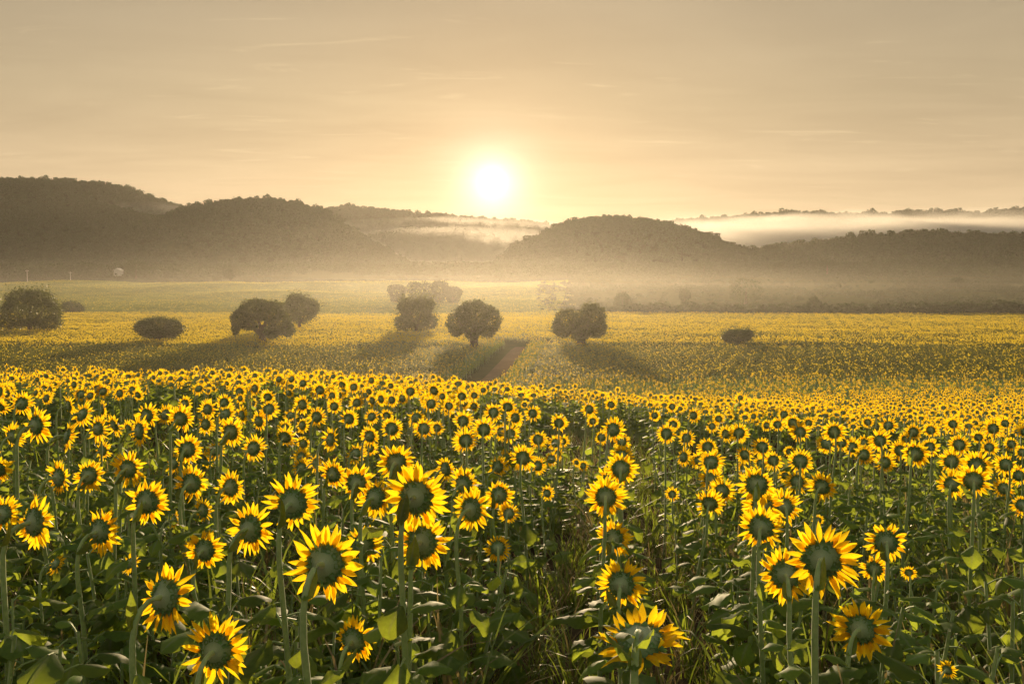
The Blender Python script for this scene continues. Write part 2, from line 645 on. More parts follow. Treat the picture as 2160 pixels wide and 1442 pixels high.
# woodland crowns, about 1 unit wide and 1 tall
wood = []
for k in range(6):
    rg = np.random.default_rng(100 + k)
    lobes = [(0, 0, 0.45, 0.40, 0.40, 0.38)]
    for j in range(7):
        a = rg.random() * 6.28
        rr = 0.16 + 0.14 * rg.random()
        q = 0.18 + 0.16 * rg.random()
        lobes.append((math.cos(a) * q, math.sin(a) * q, 0.30 + 0.48 * rg.random(), rr, rr, rr * (0.8 + 0.3 * rg.random())))
    P, N = lobes_points(rg, lobes, 260, (0.7, 1.05), 0.16)
    V, I = leaf_cards(rg, P, 0.17, 0.3, 0.75, N)
    wood.append(mesh_np('woodland_crown', V, I, [M_WOOD_LEAF]))
    # thin trunk
WOOD = source('woodland_source', wood)

M_HILL = procedural_ground('wooded_hillside', [(0.3, (0.030, 0.040, 0.018)), (0.7, (0.065, 0.075, 0.030))], 0.06, (1, 1, 1), 0.8, 3.0)
WP, WR, WS, WI = [], [], [], []


def hill(sky_line, d, front, back, zb, crown=(6.0, 10.0), spacing=7.0, seed=0, p=1.0, ranges=(-1.0, 0.22)):
    rg = np.random.default_rng(seed + 500)
    xs = np.array([(q[0] - CX) / F * d for q in sky_line])
    drop = 0.42 * (crown[0] + crown[1]) * F / d      # the crowns stand above the ridge
    zs = np.array([CAMZ + ray(q[0], q[1] + drop)[1] * d for q in sky_line])
    nx = int(max(20, (xs[-1] - xs[0]) / 24))
    X = np.linspace(xs[0], xs[-1], nx)
    ts = np.linspace(-1, 1, 41)

    def height(x, tt):
        zr = np.interp(x, xs, zs)
        c = np.cos(np.clip(tt, -1, 1) * math.pi / 2) ** 2
        c = c ** p
        amp = (fbm(x / 270.0 + seed * 7.7, tt * 2.6 + seed * 3.1 + 9, 4) - 0.47)
        fall = np.clip(1 - np.abs(tt), 0, 1) * np.clip(np.abs(tt) * 4, 0, 1)
        return zb + (zr - zb) * c + amp * fall * (np.maximum(zr - zb, 5.0)) * 0.65

    def ypos(tt):
        return d + np.where(tt < 0, tt * front, tt * back)
    XX, TT = np.meshgrid(X, ts)
    V = np.stack([XX.ravel(), ypos(TT).ravel(), height(XX, TT).ravel()], 1)
    ii = np.arange(len(ts) * nx).reshape(len(ts), nx)
    Q = np.stack([ii[:-1, :-1].ravel(), ii[:-1, 1:].ravel(), ii[1:, 1:].ravel(), ii[1:, :-1].ravel()], 1)
    me = mesh_np('hill', V, Q, [M_HILL])
    me.polygons.foreach_set('use_smooth', [True] * len(Q))
    tag(obj('hill', me), kind='structure')
    area = (xs[-1] - xs[0]) * front * (abs(ranges[0]) + ranges[1] * back / front)
    n = int(area / spacing ** 2)
    x = rg.uniform(xs[0], xs[-1], n)
    tt = rg.uniform(ranges[0], ranges[1], n)
    z = height(x, tt)
    s = rg.uniform(crown[0], crown[1], n)
    big = rg.random(n) < 0.06
    s = np.where(big, s * 1.35, s)
    yy = ypos(tt)
    ok = (np.abs(x) < 0.66 * yy) & (z > TZ(x, yy) - 2)
    for a, b, c, e in zip(x[ok], yy[ok], z[ok], s[ok]):
        WP.append((a, b, c - e * 0.2)); WR.append((0, 0, rg.random() * 6.28)); WS.append((e, e, e * (0.8 + 0.4 * rg.random()))); WI.append(int(rg.integers(0, 6)))


hill([(-420, 400), (-200, 384), (0, 376), (80, 375), (150, 374), (230, 382), (290, 400), (340, 420), (400, 436), (470, 462), (560, 505), (640, 560)], 2900, 800, 700, 15, seed=1, crown=(13, 22), spacing=16)
hill([(-420, 470), (-200, 455), (0, 446), (100, 431), (183, 420), (283, 440), (367, 466), (450, 500), (540, 560)], 2450, 700, 400, 15, seed=2, crown=(12, 20), spacing=14.5)
hill([(180, 560), (260, 520), (330, 482), (400, 450), (480, 427), (550, 417), (620, 422), (680, 438), (720, 467), (760, 492), (800, 517), (850, 545), (900, 575)], 2150, 560, 400, 12, seed=3, crown=(12, 20), spacing=14)
hill([(520, 520), (620, 470), (680, 443), (735, 429), (800, 437), (860, 444), (960, 452), (1030, 458), (1120, 470), (1200, 480), (1300, 500)], 3900, 800, 700, 20, seed=4, crown=(16, 26), spacing=21)
hill([(640, 560), (720, 515), (800, 493), (870, 481), (960, 485), (1010, 496), (1060, 508), (1120, 525), (1200, 560)], 2750, 500, 500, 15, seed=5, crown=(13, 22), spacing=16)
hill([(1040, 560), (1085, 512), (1140, 493), (1180, 472), (1240, 459), (1300, 457), (1370, 462), (1420, 474), (1480, 492), (1520, 512), (1600, 540), (1680, 565)], 2000, 500, 400, 12, seed=6, crown=(11, 19), spacing=13)
hill([(1260, 520), (1350, 482), (1420, 464), (1480, 458), (1560, 452), (1640, 449), (1720, 446), (1800, 450), (1900, 447), (2000, 450), (2060, 452), (2110, 443), (2160, 440), (2400, 430), (2700, 440)], 4300, 900, 700, 20, seed=7, crown=(22, 38), spacing=26)
hill([(1480, 560), (1560, 528), (1640, 516), (1700, 512), (1760, 502), (1820, 496), (1900, 489), (1980, 491), (2060, 489), (2120, 495), (2200, 490), (2500, 484)], 1900, 450, 400, 12, seed=8, crown=(12, 24), spacing=13)
hill([(1560, 575), (1640, 560), (1720, 552), (1800, 556), (1900, 548), (2000, 552), (2120, 545), (2300, 548), (2450, 550)], 1050, 140, 110, 8, seed=9, crown=(5, 10), spacing=7.5)
hill([(-380, 560), (-200, 550), (0, 556), (90, 562), (180, 556), (280, 560), (360, 566), (420, 575), (480, 590)], 720, 70, 90, 4, seed=10, crown=(5, 9), spacing=6.0)

# scrub and hedge bushes on the slope behind the sunflowers, right of the crop field
rg = np.random.default_rng(77)
SP_, SR_, SS_, SI_ = [], [], [], []


def bush(x, y, s, zs=0.8):
    SP_.append((x, y, tz(x, y) - s * 0.16)); SR_.append((0, 0, rg.random() * 6.28)); SS_.append((s, s, s * zs)); SI_.append(int(rg.integers(0, 6)))


for k in range(520):      # the dark belt along the field's far edge
    px = rg.uniform(1190, 2330)
    f0 = np.clip((px - 1230) / 120, 0, 1)
    y = 262 + rg.random() * 20 - (px - 1400) / 900 * 14
    hgt = (2.0 + 2.6 * rg.random()) * (0.35 + 0.65 * f0) * (1.0 + 0.35 * np.clip((px - 1850) / 250, 0, 1))
    bush((px - CX) / F * y, y, hgt * 1.2, 0.85)
for k in range(7500):     # rough scrub up the slope
    y = 285 + (rg.random() ** 0.8) * 560
    px = rg.uniform(1130 + (y - 285) * 0.02, 2330)
    x = (px - CX) / F * y
    dens = fbm(np.array(x / 45.0 + 3), np.array(y / 70.0 + 8), 3)
    if dens < 0.44 and rg.random() < 0.8: continue
    bush(x, y, 1.2 + 2.6 * rg.random() ** 1.6, 0.7)
for k in range(700):      # low hedge strip between the sunflowers and the crop field
    px = rg.uniform(-150, 1240)
    y = 258 + rg.random() * 11
    bush((px - CX) / F * y, y, 0.8 + 1.1 * rg.random(), 0.6)
for k in range(900):      # far edge of the crop field
    px = rg.uniform(-150, 1300)
    y = 603 + rg.random() * 60
    bush((px - CX) / F * y, y, 1.5 + 2.5 * rg.random() ** 2, 0.6)
for k in range(13000):     # wooded ground at the foot of the hills
    y = 690 + rg.random() ** 0.8 * 1150
    px = rg.uniform(-120, 2280)
    x = (px - CX) / F * y
    if fbm(np.array(x / 90.0 + 31), np.array(y / 160.0 + 2), 3) < 0.36 and y < 900: continue
    bush(x, y, (3.0 + 5.0 * rg.random() ** 1.5) * (0.7 + y / 1500), 0.8)
scatter('woodland', 'hazy wooded slopes covering the hills', WP, WR, WS, WI, WOOD)
scatter('scrub_undergrowth', 'hazy belt of dark scrub beyond the sunflower field', SP_, SR_, SS_, SI_, WOOD)


# ------------------------------------------------------------------ trees and bushes of the valley
def crown_tree(name, label, cat, box, lobes, base_py, above=1.4, leaf=0.34, n=3600, dens=2.8, trunk=True, group=None, limbs=3, spiky=0.0, trunk_r=None, seed=0, depth=0.9, dist=None):
    """box = (px0, py0, px1, py1) outline in the photo; lobes in box fractions (u, v, ru, rv)"""
    rg = np.random.default_rng(900 + seed)
    pxc = (box[0] + box[2]) / 2
    if dist is None:
        y, x = ground_at(pxc, base_py, above)
    else:
        y = dist
    x = ray(pxc, base_py)[0] * y
    s = y / F
    g = tz(x, y)
    root = empty(name, (x, y, g))
    tag(root, label, cat, group)
    W, H = (box[2] - box[0]) * s, (box[3] - box[1]) * s
    zb = CAMZ + ray(pxc, box[3])[1] * y - g
    L = [((u - 0.5) * W, (rg.random() - 0.5) * W * 0.18, zb + (1 - v) * H, ru * W, ru * W * depth, rv * H) for u, v, ru, rv in lobes]
    n = int(n * dens)
    leaf = leaf * 0.95
    P, N = lobes_points(rg, L, n, (0.45, 1.0), 0.10)
    if spiky:
        k = rg.random(n) < 0.16
        P[k] = P[k] + N[k] * (rg.random(k.sum()) * spiky)[:, None]
    V, I = leaf_cards(rg, P, leaf, 0.3, 0.6, N)
    obj('crown', mesh_np('crown', V, I, [M_WOOD_LEAF if y > 250 else M_TREE]), root)
    top = max(l[2] for l in L)
    b = MB()
    tr = trunk_r or W * 0.035
    tx = (lobes[0][0] - 0.5) * W * 0.3
    th = zb + H * 0.35
    b.tube([(tx * 0.3, 0, -0.15), (tx * 0.4, 0, th * 0.35), (tx * 0.7, 0.05, th * 0.7), (tx, 0, th)], [tr * 1.5, tr * 1.05, tr * 0.95, tr * 0.7], 8)
    tk = obj('trunk', b.mesh('trunk', [M_BARK]), root)
    for j, l in enumerate(L[:limbs]):
        b = MB()
        b.tube([(tx * 0.6, 0, th * 0.55), ((tx + l[0]) / 2, l[1] / 2, (th * 0.6 + l[2]) / 2 + 0.1), (l[0], l[1], l[2] + l[5] * 0.3)], [tr * 0.7, tr * 0.45, tr * 0.15], 6)
        obj('limb', b.mesh('limb', [M_BARK]), tk)
    return root


crown_tree('bush', 'big dark spreading bush at the field edge by the far left', 'bush', (-4, 604, 130, 700),
           [(0.5, 0.5, 0.40, 0.42), (0.25, 0.62, 0.28, 0.34), (0.75, 0.6, 0.28, 0.36), (0.35, 0.3, 0.25, 0.26), (0.66, 0.28, 0.24, 0.24), (0.85, 0.78, 0.18, 0.18), (0.12, 0.78, 0.16, 0.2)], 697, n=5200, spiky=1.3, seed=1)
crown_tree('bush', 'small brownish bush just behind the big dark left bush', 'bush', (128, 631, 178, 660),
           [(0.5, 0.55, 0.45, 0.45), (0.7, 0.7, 0.3, 0.3), (0.25, 0.6, 0.3, 0.35)], 660, n=1300, above=0.8, seed=2)
crown_tree('bush', 'low rounded bush standing alone among sunflowers, left of the gnarled tree', 'bush', (282, 667, 388, 716),
           [(0.5, 0.42, 0.34, 0.42), (0.22, 0.5, 0.22, 0.36), (0.78, 0.5, 0.22, 0.38), (0.38, 0.75, 0.2, 0.24), (0.66, 0.72, 0.2, 0.24)], 717, n=4200, leaf=0.26, seed=3, spiky=0.6)
crown_tree('tree', 'gnarled spreading tree with open gaps between trunk and drooping crown', 'tree', (485, 627, 625, 716),
           [(0.42, 0.28, 0.26, 0.26), (0.60, 0.34, 0.24, 0.28), (0.16, 0.52, 0.15, 0.24), (0.26, 0.42, 0.18, 0.22), (0.76, 0.62, 0.18, 0.28), (0.90, 0.74, 0.10, 0.2), (0.10, 0.74, 0.06, 0.16), (0.66, 0.80, 0.13, 0.18), (0.32, 0.66, 0.13, 0.12)], 718, n=5200, leaf=0.30, limbs=6, trunk_r=0.5, seed=4, spiky=0.3)
crown_tree('tree', 'pale hazy feathery tree right behind the gnarled tree', 'tree', (588, 617, 676, 690),
           [(0.5, 0.5, 0.42, 0.40), (0.42, 0.2, 0.22, 0.2), (0.78, 0.42, 0.22, 0.26), (0.3, 0.55, 0.28, 0.3)], 690, n=3200, spiky=1.2, seed=5)
crown_tree('bush', 'upright bushy tree with ragged outline left of the round shade tree', 'bush', (832, 623, 926, 700),
           [(0.5, 0.55, 0.36, 0.42), (0.3, 0.28, 0.22, 0.24), (0.68, 0.25, 0.24, 0.24), (0.8, 0.72, 0.18, 0.2), (0.2, 0.75, 0.2, 0.22)], 699, n=4200, spiky=1.4, seed=6)
crown_tree('tree', 'round dense shade tree standing at the end of the dirt path', 'tree', (940, 630, 1058, 716),
           [(0.54, 0.36, 0.27, 0.36), (0.20, 0.60, 0.19, 0.30), (0.80, 0.54, 0.20, 0.36), (0.48, 0.80, 0.16, 0.22), (0.34, 0.36, 0.18, 0.24), (0.74, 0.80, 0.15, 0.16), (0.2, 0.78, 0.12, 0.14)], 722, n=5200, leaf=0.27, seed=7, trunk_r=0.6, spiky=0.3)
crown_tree('tree', 'twin-lobed shade tree right of the dirt path, one lobe taller', 'tree', (1163, 637, 1282, 718),
           [(0.72, 0.36, 0.24, 0.37), (0.28, 0.50, 0.25, 0.34), (0.86, 0.66, 0.14, 0.2), (0.14, 0.66, 0.13, 0.22), (0.50, 0.82, 0.16, 0.2), (0.60, 0.66, 0.2, 0.25), (0.8, 0.8, 0.16, 0.14), (0.22, 0.8, 0.14, 0.14)], 722, n=5200, leaf=0.27, seed=8, trunk_r=0.6, spiky=0.3)
crown_tree('bush', 'small flat-topped bush alone in the sunflower field on the right', 'bush', (1524, 692, 1588, 722),
           [(0.5, 0.55, 0.42, 0.48), (0.8, 0.45, 0.2, 0.42), (0.2, 0.6, 0.22, 0.4)], 721, n=2000, leaf=0.26, seed=9, spiky=0.8)
for i, (b_, lab) in enumerate([((815, 596, 860, 638), 'palest low bush at the left end of the hazy grove'),
                               ((852, 588, 925, 642), 'broad hazy tree in the middle of the grove on the green field'),
                               ((908, 586, 948, 640), 'taller hazy tree beside the broad one in the grove'),
                               ((935, 600, 976, 640), 'low hazy tree at the right end of the grove')]):
    crown_tree('tree', lab, 'tree', b_, [(0.5, 0.5, 0.42, 0.42), (0.3, 0.35, 0.25, 0.25), (0.7, 0.4, 0.28, 0.28), (0.5, 0.75, 0.35, 0.28)], b_[3], above=0.3, n=900, leaf=0.7, seed=20 + i, group='hazy grove on the green field', limbs=1)
FT = [((1534, 582, 1612, 650), 'largest hazy tree standing above the scrub belt on the right slope', 336),
      ((1462, 547, 1508, 578), 'dim tree on the slope above the twin-lobed tree', 760),
      ((1628, 552, 1650, 575), 'narrow upright tree on the slope above the largest hazy tree', 760),
      ((1722, 547, 1768, 566), 'low wide tree near the top of the right slope', 780),
      ((1812, 566, 1834, 582), 'small dark bush alone on the upper right slope', 700),
      ((1976, 562, 2006, 580), 'spreading tree high on the right slope below the forest', 740),
      ((2004, 584, 2032, 602), 'rounded bush low on the right slope toward the edge', 520),
      ((1292, 614, 1334, 662), 'umbrella-shaped hazy tree at the start of the scrub belt', 285),
      ((1430, 606, 1458, 640), 'small tree rising behind the scrub belt', 340),
      ((1698, 624, 1735, 668), 'rounded tree rising out of the dark scrub belt', 272),
      ((472, 566, 500, 590), 'small lone tree at the far edge of the green field', 610),
      ((262, 545, 312, 584), 'round tree at the foot of the left hill beside the shed', 640),
            ]
for i, (b_, lab, dd) in enumerate(FT):
    crown_tree('tree', lab, 'tree', b_, [(0.5, 0.42, 0.42, 0.4), (0.28, 0.5, 0.26, 0.3), (0.74, 0.5, 0.25, 0.3), (0.5, 0.7, 0.3, 0.28)], b_[3], n=700, leaf=0.9 if dd > 400 else 0.5, seed=40 + i, limbs=1, dist=dd, group='scattered trees in the haze')

# small pale shed and utility poles at the foot of the left hill
M_WHITE = solid('limewash', (0.5, 0.48, 0.48), (0.6, 0.58, 0.58), 2.0, 0.9)
M_TIN = solid('tin_roof', (0.45, 0.43, 0.42), (0.6, 0.58, 0.56), 2.0, 0.6)
M_POLE = solid('concrete_pole', (0.26, 0.25, 0.22), (0.36, 0.34, 0.30), 3.0, 0.9)
d_ = 655.0
x_ = ray(250, 570)[0] * d_
zz = CAMZ + ray(250, 579)[1] * d_
sh = empty('farm_shed', (x_, d_, zz))
tag(sh, 'small whitish shed showing beside a tree at the hill foot', 'shed')
b = MB(); b.box((0, 0, 1.0), (4.6, 6, 4.4)); obj('wall', b.mesh('wall', [M_WHITE], False), sh)
b = MB()
b.add([(-2.7, -3.3, 3.15), (2.7, -3.3, 3.15), (2.7, 3.3, 3.15), (-2.7, 3.3, 3.15), (0, -3.3, 4.9), (0, 3.3, 4.9)], [(0, 1, 2, 3), (0, 4, 5, 3), (1, 2, 5, 4), (0, 1, 4), (3, 5, 2)])
obj('roof', b.mesh('roof', [M_TIN], False), sh)
b = MB(); b.box((0.6, -3.02, 0.6), (1.2, 0.06, 2.4)); obj('door', b.mesh('door', [M_TIN], False), sh)
for px, p0, p1, lab in ((58, 569, 598, 'pale utility pole before the dark hill at far left'), (149, 573, 595, 'fainter utility pole right of the pale one at the hill foot')):
    d_ = 600.0
    x_ = ray(px, p1)[0] * d_
    zz = tz(x_, d_)
    h_ = CAMZ + ray(px, p0)[1] * d_ - zz
    po = empty('utility_pole', (x_, d_, zz))
    tag(po, lab, 'pole', 'utility poles at the hill foot')
    b = MB(); b.tube([(0, 0, -0.3), (0, 0, h_)], [0.28, 0.18], 8); obj('post', b.mesh('post', [M_POLE]), po)
    b = MB(); b.box((0, 0, h_ - 0.8), (2.4, 0.2, 0.2)); ca = obj('crossarm', b.mesh('crossarm', [M_POLE], False), po)
    for q in (-1.0, 0.0, 1.0):
        b = MB(); b.tube([(q, 0, h_ - 0.7), (q, 0, h_ - 0.4)], [0.1, 0.07], 6); obj('insulator', b.mesh('insulator', [M_WHITE]), ca)


# ------------------------------------------------------------------ sunflower parts
def petal_geo(rg, L=1.0, W=0.30, seg=4, wide=2, bend=None, twist=None):
    """petal along +x from the rim, facing +z"""
    bend = rg.normal(0.0, 0.22) if bend is None else bend
    curl = rg.normal(0.0, 0.14)
    twist = rg.normal(0, 0.45) if twist is None else twist
    fold = 0.10 + 0.16 * rg.random()
    side = rg.normal(0, 0.12)
    vs, fs, ts = [], [], []
    for i in range(seg + 1):
        q = i / seg
        wv = W * (0.42 + 1.25 * q) if q < 0.42 else W * 0.945 * (1 - ((q - 0.42) / 0.58) ** 2.1)
        wv = max(wv, 0.015)
        x = L * q
        zc = bend * q * q * L + curl * math.sin(q * 5.0) * 0.35 * L
        yc = side * q * q * L
        a = twist * q
        for k in range(wide + 1):
            e = (k / wide - 0.5)
            yy, zz_ = e * wv, -fold * wv * (1 - abs(e) * 2)
            vs.append((x - 0.25 * abs(bend) * q * q * L, yc + yy * math.cos(a) - zz_ * math.sin(a), zc + yy * math.sin(a) + zz_ * math.cos(a)))
            ts.append(q)
    n = wide + 1
    for i in range(seg):
        for k in range(wide):
            a = i * n + k
            fs.append((a, a + 1, a + n + 1, a + n))
    return vs, fs, ts


def xf(vs, M):
    return [tuple(M @ Vector(v)) for v in vs]


PETALS = []
for k in range(14):
    b = MB()
    vs, fs, ts = petal_geo(RG(300 + k), 1.0, 0.34, 5, 2)
    b.add(vs, fs, 0, ts)
    PETALS.append(b.mesh('petal', [M_PETAL]))


def petal_places(rg, n, open_=None):
    """(angle, radius, lift, length, pitch) for one ring of petals; a few gaps and droops"""
    out = []
    mean = rg.gauss(0.08, 0.2) if open_ is None else open_
    lf_ = rg.uniform(1.03, 1.26)
    side, amt = rg.random() * 6.28, rg.uniform(0, 0.3)
    for lay in range(2):
        m = n if lay == 0 else int(n * 0.62)
        for k in range(m):
            if rg.random() < 0.05: continue
            a = (k + 0.5 * lay + rg.uniform(-0.32, 0.32)) / m * 2 * math.pi
            out.append((a, 0.90 if lay == 0 else 0.84, 0.03 + 0.05 * lay, lf_ * rg.uniform(0.92, 1.34) * (1.0 if lay == 0 else 0.94) * (1 - amt * max(0, math.cos(a - side))), mean + rg.gauss(0.0 if lay == 0 else 0.14, 0.2) + amt * math.cos(a - side)))
    return out


def receptacle(rg, seg=22):
    """back dome + front disc, rim radius 1, facing +z"""
    prof = [(0.0, -0.46, 0.0), (0.10, -0.45, 0.05), (0.30, -0.37, 0.3), (0.58, -0.27, 0.6), (0.84, -0.13, 0.85), (0.98, 0.02, 1.0)]
    b = MB()
    vs, fs, ts = [], [], []
    for i, (r, z, t) in enumerate(prof):
        for k in range(seg):
            a = 2 * math.pi * k / seg
            j = 1 + 0.03 * math.sin(3 * a + i) + rg.uniform(-0.015, 0.015)
            vs.append((r * j * math.cos(a), r * j * math.sin(a), z + rg.uniform(-0.012, 0.012)))
            ts.append(t)
    for i in range(len(prof) - 1):
        for k in range(seg):
            k2 = (k + 1) % seg
            fs.append((i * seg + k, i * seg + k2, (i + 1) * seg + k2, (i + 1) * seg + k))
    b.add(vs, fs, 0, ts)
    prof = [(0.98, 0.02), (0.88, 0.10), (0.55, 0.15), (0.0, 0.12)]
    vs, fs = [], []
    for r, z in prof:
        for k in range(seg):
            a = 2 * math.pi * k / seg
            vs.append((r * math.cos(a), r * math.sin(a), z))
    for i in range(len(prof) - 1):
        for k in range(seg):
            k2 = (k + 1) % seg
            fs.append((i * seg + k, i * seg + k2, (i + 1) * seg + k2, (i + 1) * seg + k))
    b.add(vs, fs, 1)
    return b


def bract_geo(rg, L, W, tip):
    vs = [(0, -W * 0.4, 0), (0, W * 0.4, 0), (L * 0.4, -W * 0.5, 0.03), (L * 0.4, 0, 0.07), (L * 0.4, W * 0.5, 0.03), (L, rg.uniform(-.05, .05), tip)]
    fs = [(0, 2, 3), (0, 3, 1), (1, 3, 4), (2, 5, 3), (3, 5, 4)]
    return vs, fs


def bracts(rg):
    b = MB()
    for lay, (r, z, n, L, pit) in enumerate([(0.62, -0.24, 13, 0.42, -0.30), (0.80, -0.13, 17, 0.46, -0.42), (0.90, -0.03, 21, 0.34, -0.34)]):
        for k in range(n):
            a = (k + rg.uniform(-0.3, 0.3)) / n * 2 * math.pi
            vs, fs = bract_geo(rg, L * rg.uniform(0.75, 1.25), 0.30 * rg.uniform(0.8, 1.2), rg.uniform(-0.16, 0.02))
            # back side is -z: bracts lie on the dome, tips lifting off backwards
            M = Matrix.Rotation(a, 4, 'Z') @ Matrix.Translation((r, 0, z - 0.02)) @ Matrix.Rotation(pit + rg.uniform(-0.18, 0.18), 4, 'Y')
            b.add(xf(vs, M), fs)
    return b


HEADS, BRACTS, RINGS = [], [], []
for k in range(5):
    rg_ = random.Random(50 + k)
    HEADS.append(receptacle(rg_).mesh('flower_head', [M_BACK, M_SEED]))
    BRACTS.append(bracts(rg_).mesh('bract_ring', [M_BRACT], False))
for k in range(12):
    rg_ = RG(80 + k)
    b = MB()
    for a, r, z, L, pit in petal_places(rg_, 25):
        vs, fs, ts = petal_geo(rg_, L, 0.34, 3, 2)
        M = Matrix.Rotation(a, 4, 'Z') @ Matrix.Translation((r, 0, z)) @ Matrix.Rotation(-pit, 4, 'Y') @ Matrix.Rotation(rg_.gauss(0, 0.12), 4, 'Z')
        b.add(xf(vs, M), fs, 0, ts)
    RINGS.append(b.mesh('petal_ring', [M_PETAL]))


def leaf_geo(rg, lp=0.5, rows=6, cols=4, droop=None):
    """heart-shaped blade of length 1 on a petiole, growing along +x from the origin"""
    droop = rg.uniform(0.2, 1.15) if droop is None else droop
    rise = rg.uniform(0.35, 0.75)
    wid = rg.uniform(0.58, 0.84)
    cup = rg.uniform(0.15, 0.7)
    wav = rg.uniform(0.03, 0.10)
    tw = rg.uniform(-0.3, 0.3)
    half = [0.10, 0.40, 0.50, 0.46, 0.34, 0.19, 0.015]
    px_, pz = lp * math.cos(rise), lp * math.sin(rise)
    vs, fs, ts = [], [], []
    ang_ = 0.25 - droop * 0.2
    x, z = px_, pz
    for i in range(rows + 1):
        q = i / rows
        h = np.interp(q, np.linspace(0, 1, 7), half) * wid
        if i:
            ang_ -= droop * 1.25 / rows
            x += math.cos(ang_) / rows
            z += math.sin(ang_) / rows
        for k in range(cols + 1):
            e = k / cols * 2 - 1
            back = 0.10 * abs(e) if i == 0 else 0.0
            yy = e * h
            dz = -cup * abs(e) ** 1.5 * h + wav * math.sin(q * 9 + e * 3) * abs(e) + tw * q * yy
            vs.append((x - back, yy * math.cos(cup * 0.6 * abs(e)), z + dz))
            ts.append(abs(e))
    n = cols + 1
    for i in range(rows):
        for k in range(cols):
            a = i * n + k
            fs.append((a, a + 1, a + n + 1, a + n))
    return vs, fs, ts, [(0, 0, 0), (px_ * 0.55, 0, pz * 0.7), (px_, 0, pz)]


M_DRYLEAF = leafy('withered_leaf', (0.17, 0.16, 0.08), (0.34, 0.27, 0.10), 0.35, 0.6, 0.15, 0.5)
LEAVES = []
for k in range(13):
    rg_ = RG(200 + k)
    vs, fs, ts, pet = leaf_geo(rg_, droop=None if k < 10 else 0.9 + 0.25 * (k - 10))
    b = MB()
    b.add(vs, fs, 0, ts)
    b.tube(pet, [0.030, 0.022, 0.020], 4, 1, False)
    LEAVES.append(b.mesh('leaf', [M_LEAF if k < 13 else M_DRYLEAF, M_STEM]))
SMALL = []
for k in range(4):       # narrow leaves just under the head
    rg_ = RG(240 + k)
    vs, fs, ts, pet = leaf_geo(rg_, 0.12, 5, 2, -0.35 + 0.25 * k)
    b = MB()
    b.add([(v[0], v[1] * 0.62, v[2]) for v in vs], fs, 0, ts)
    SMALL.append(b.mesh('leaf', [M_LEAF]))


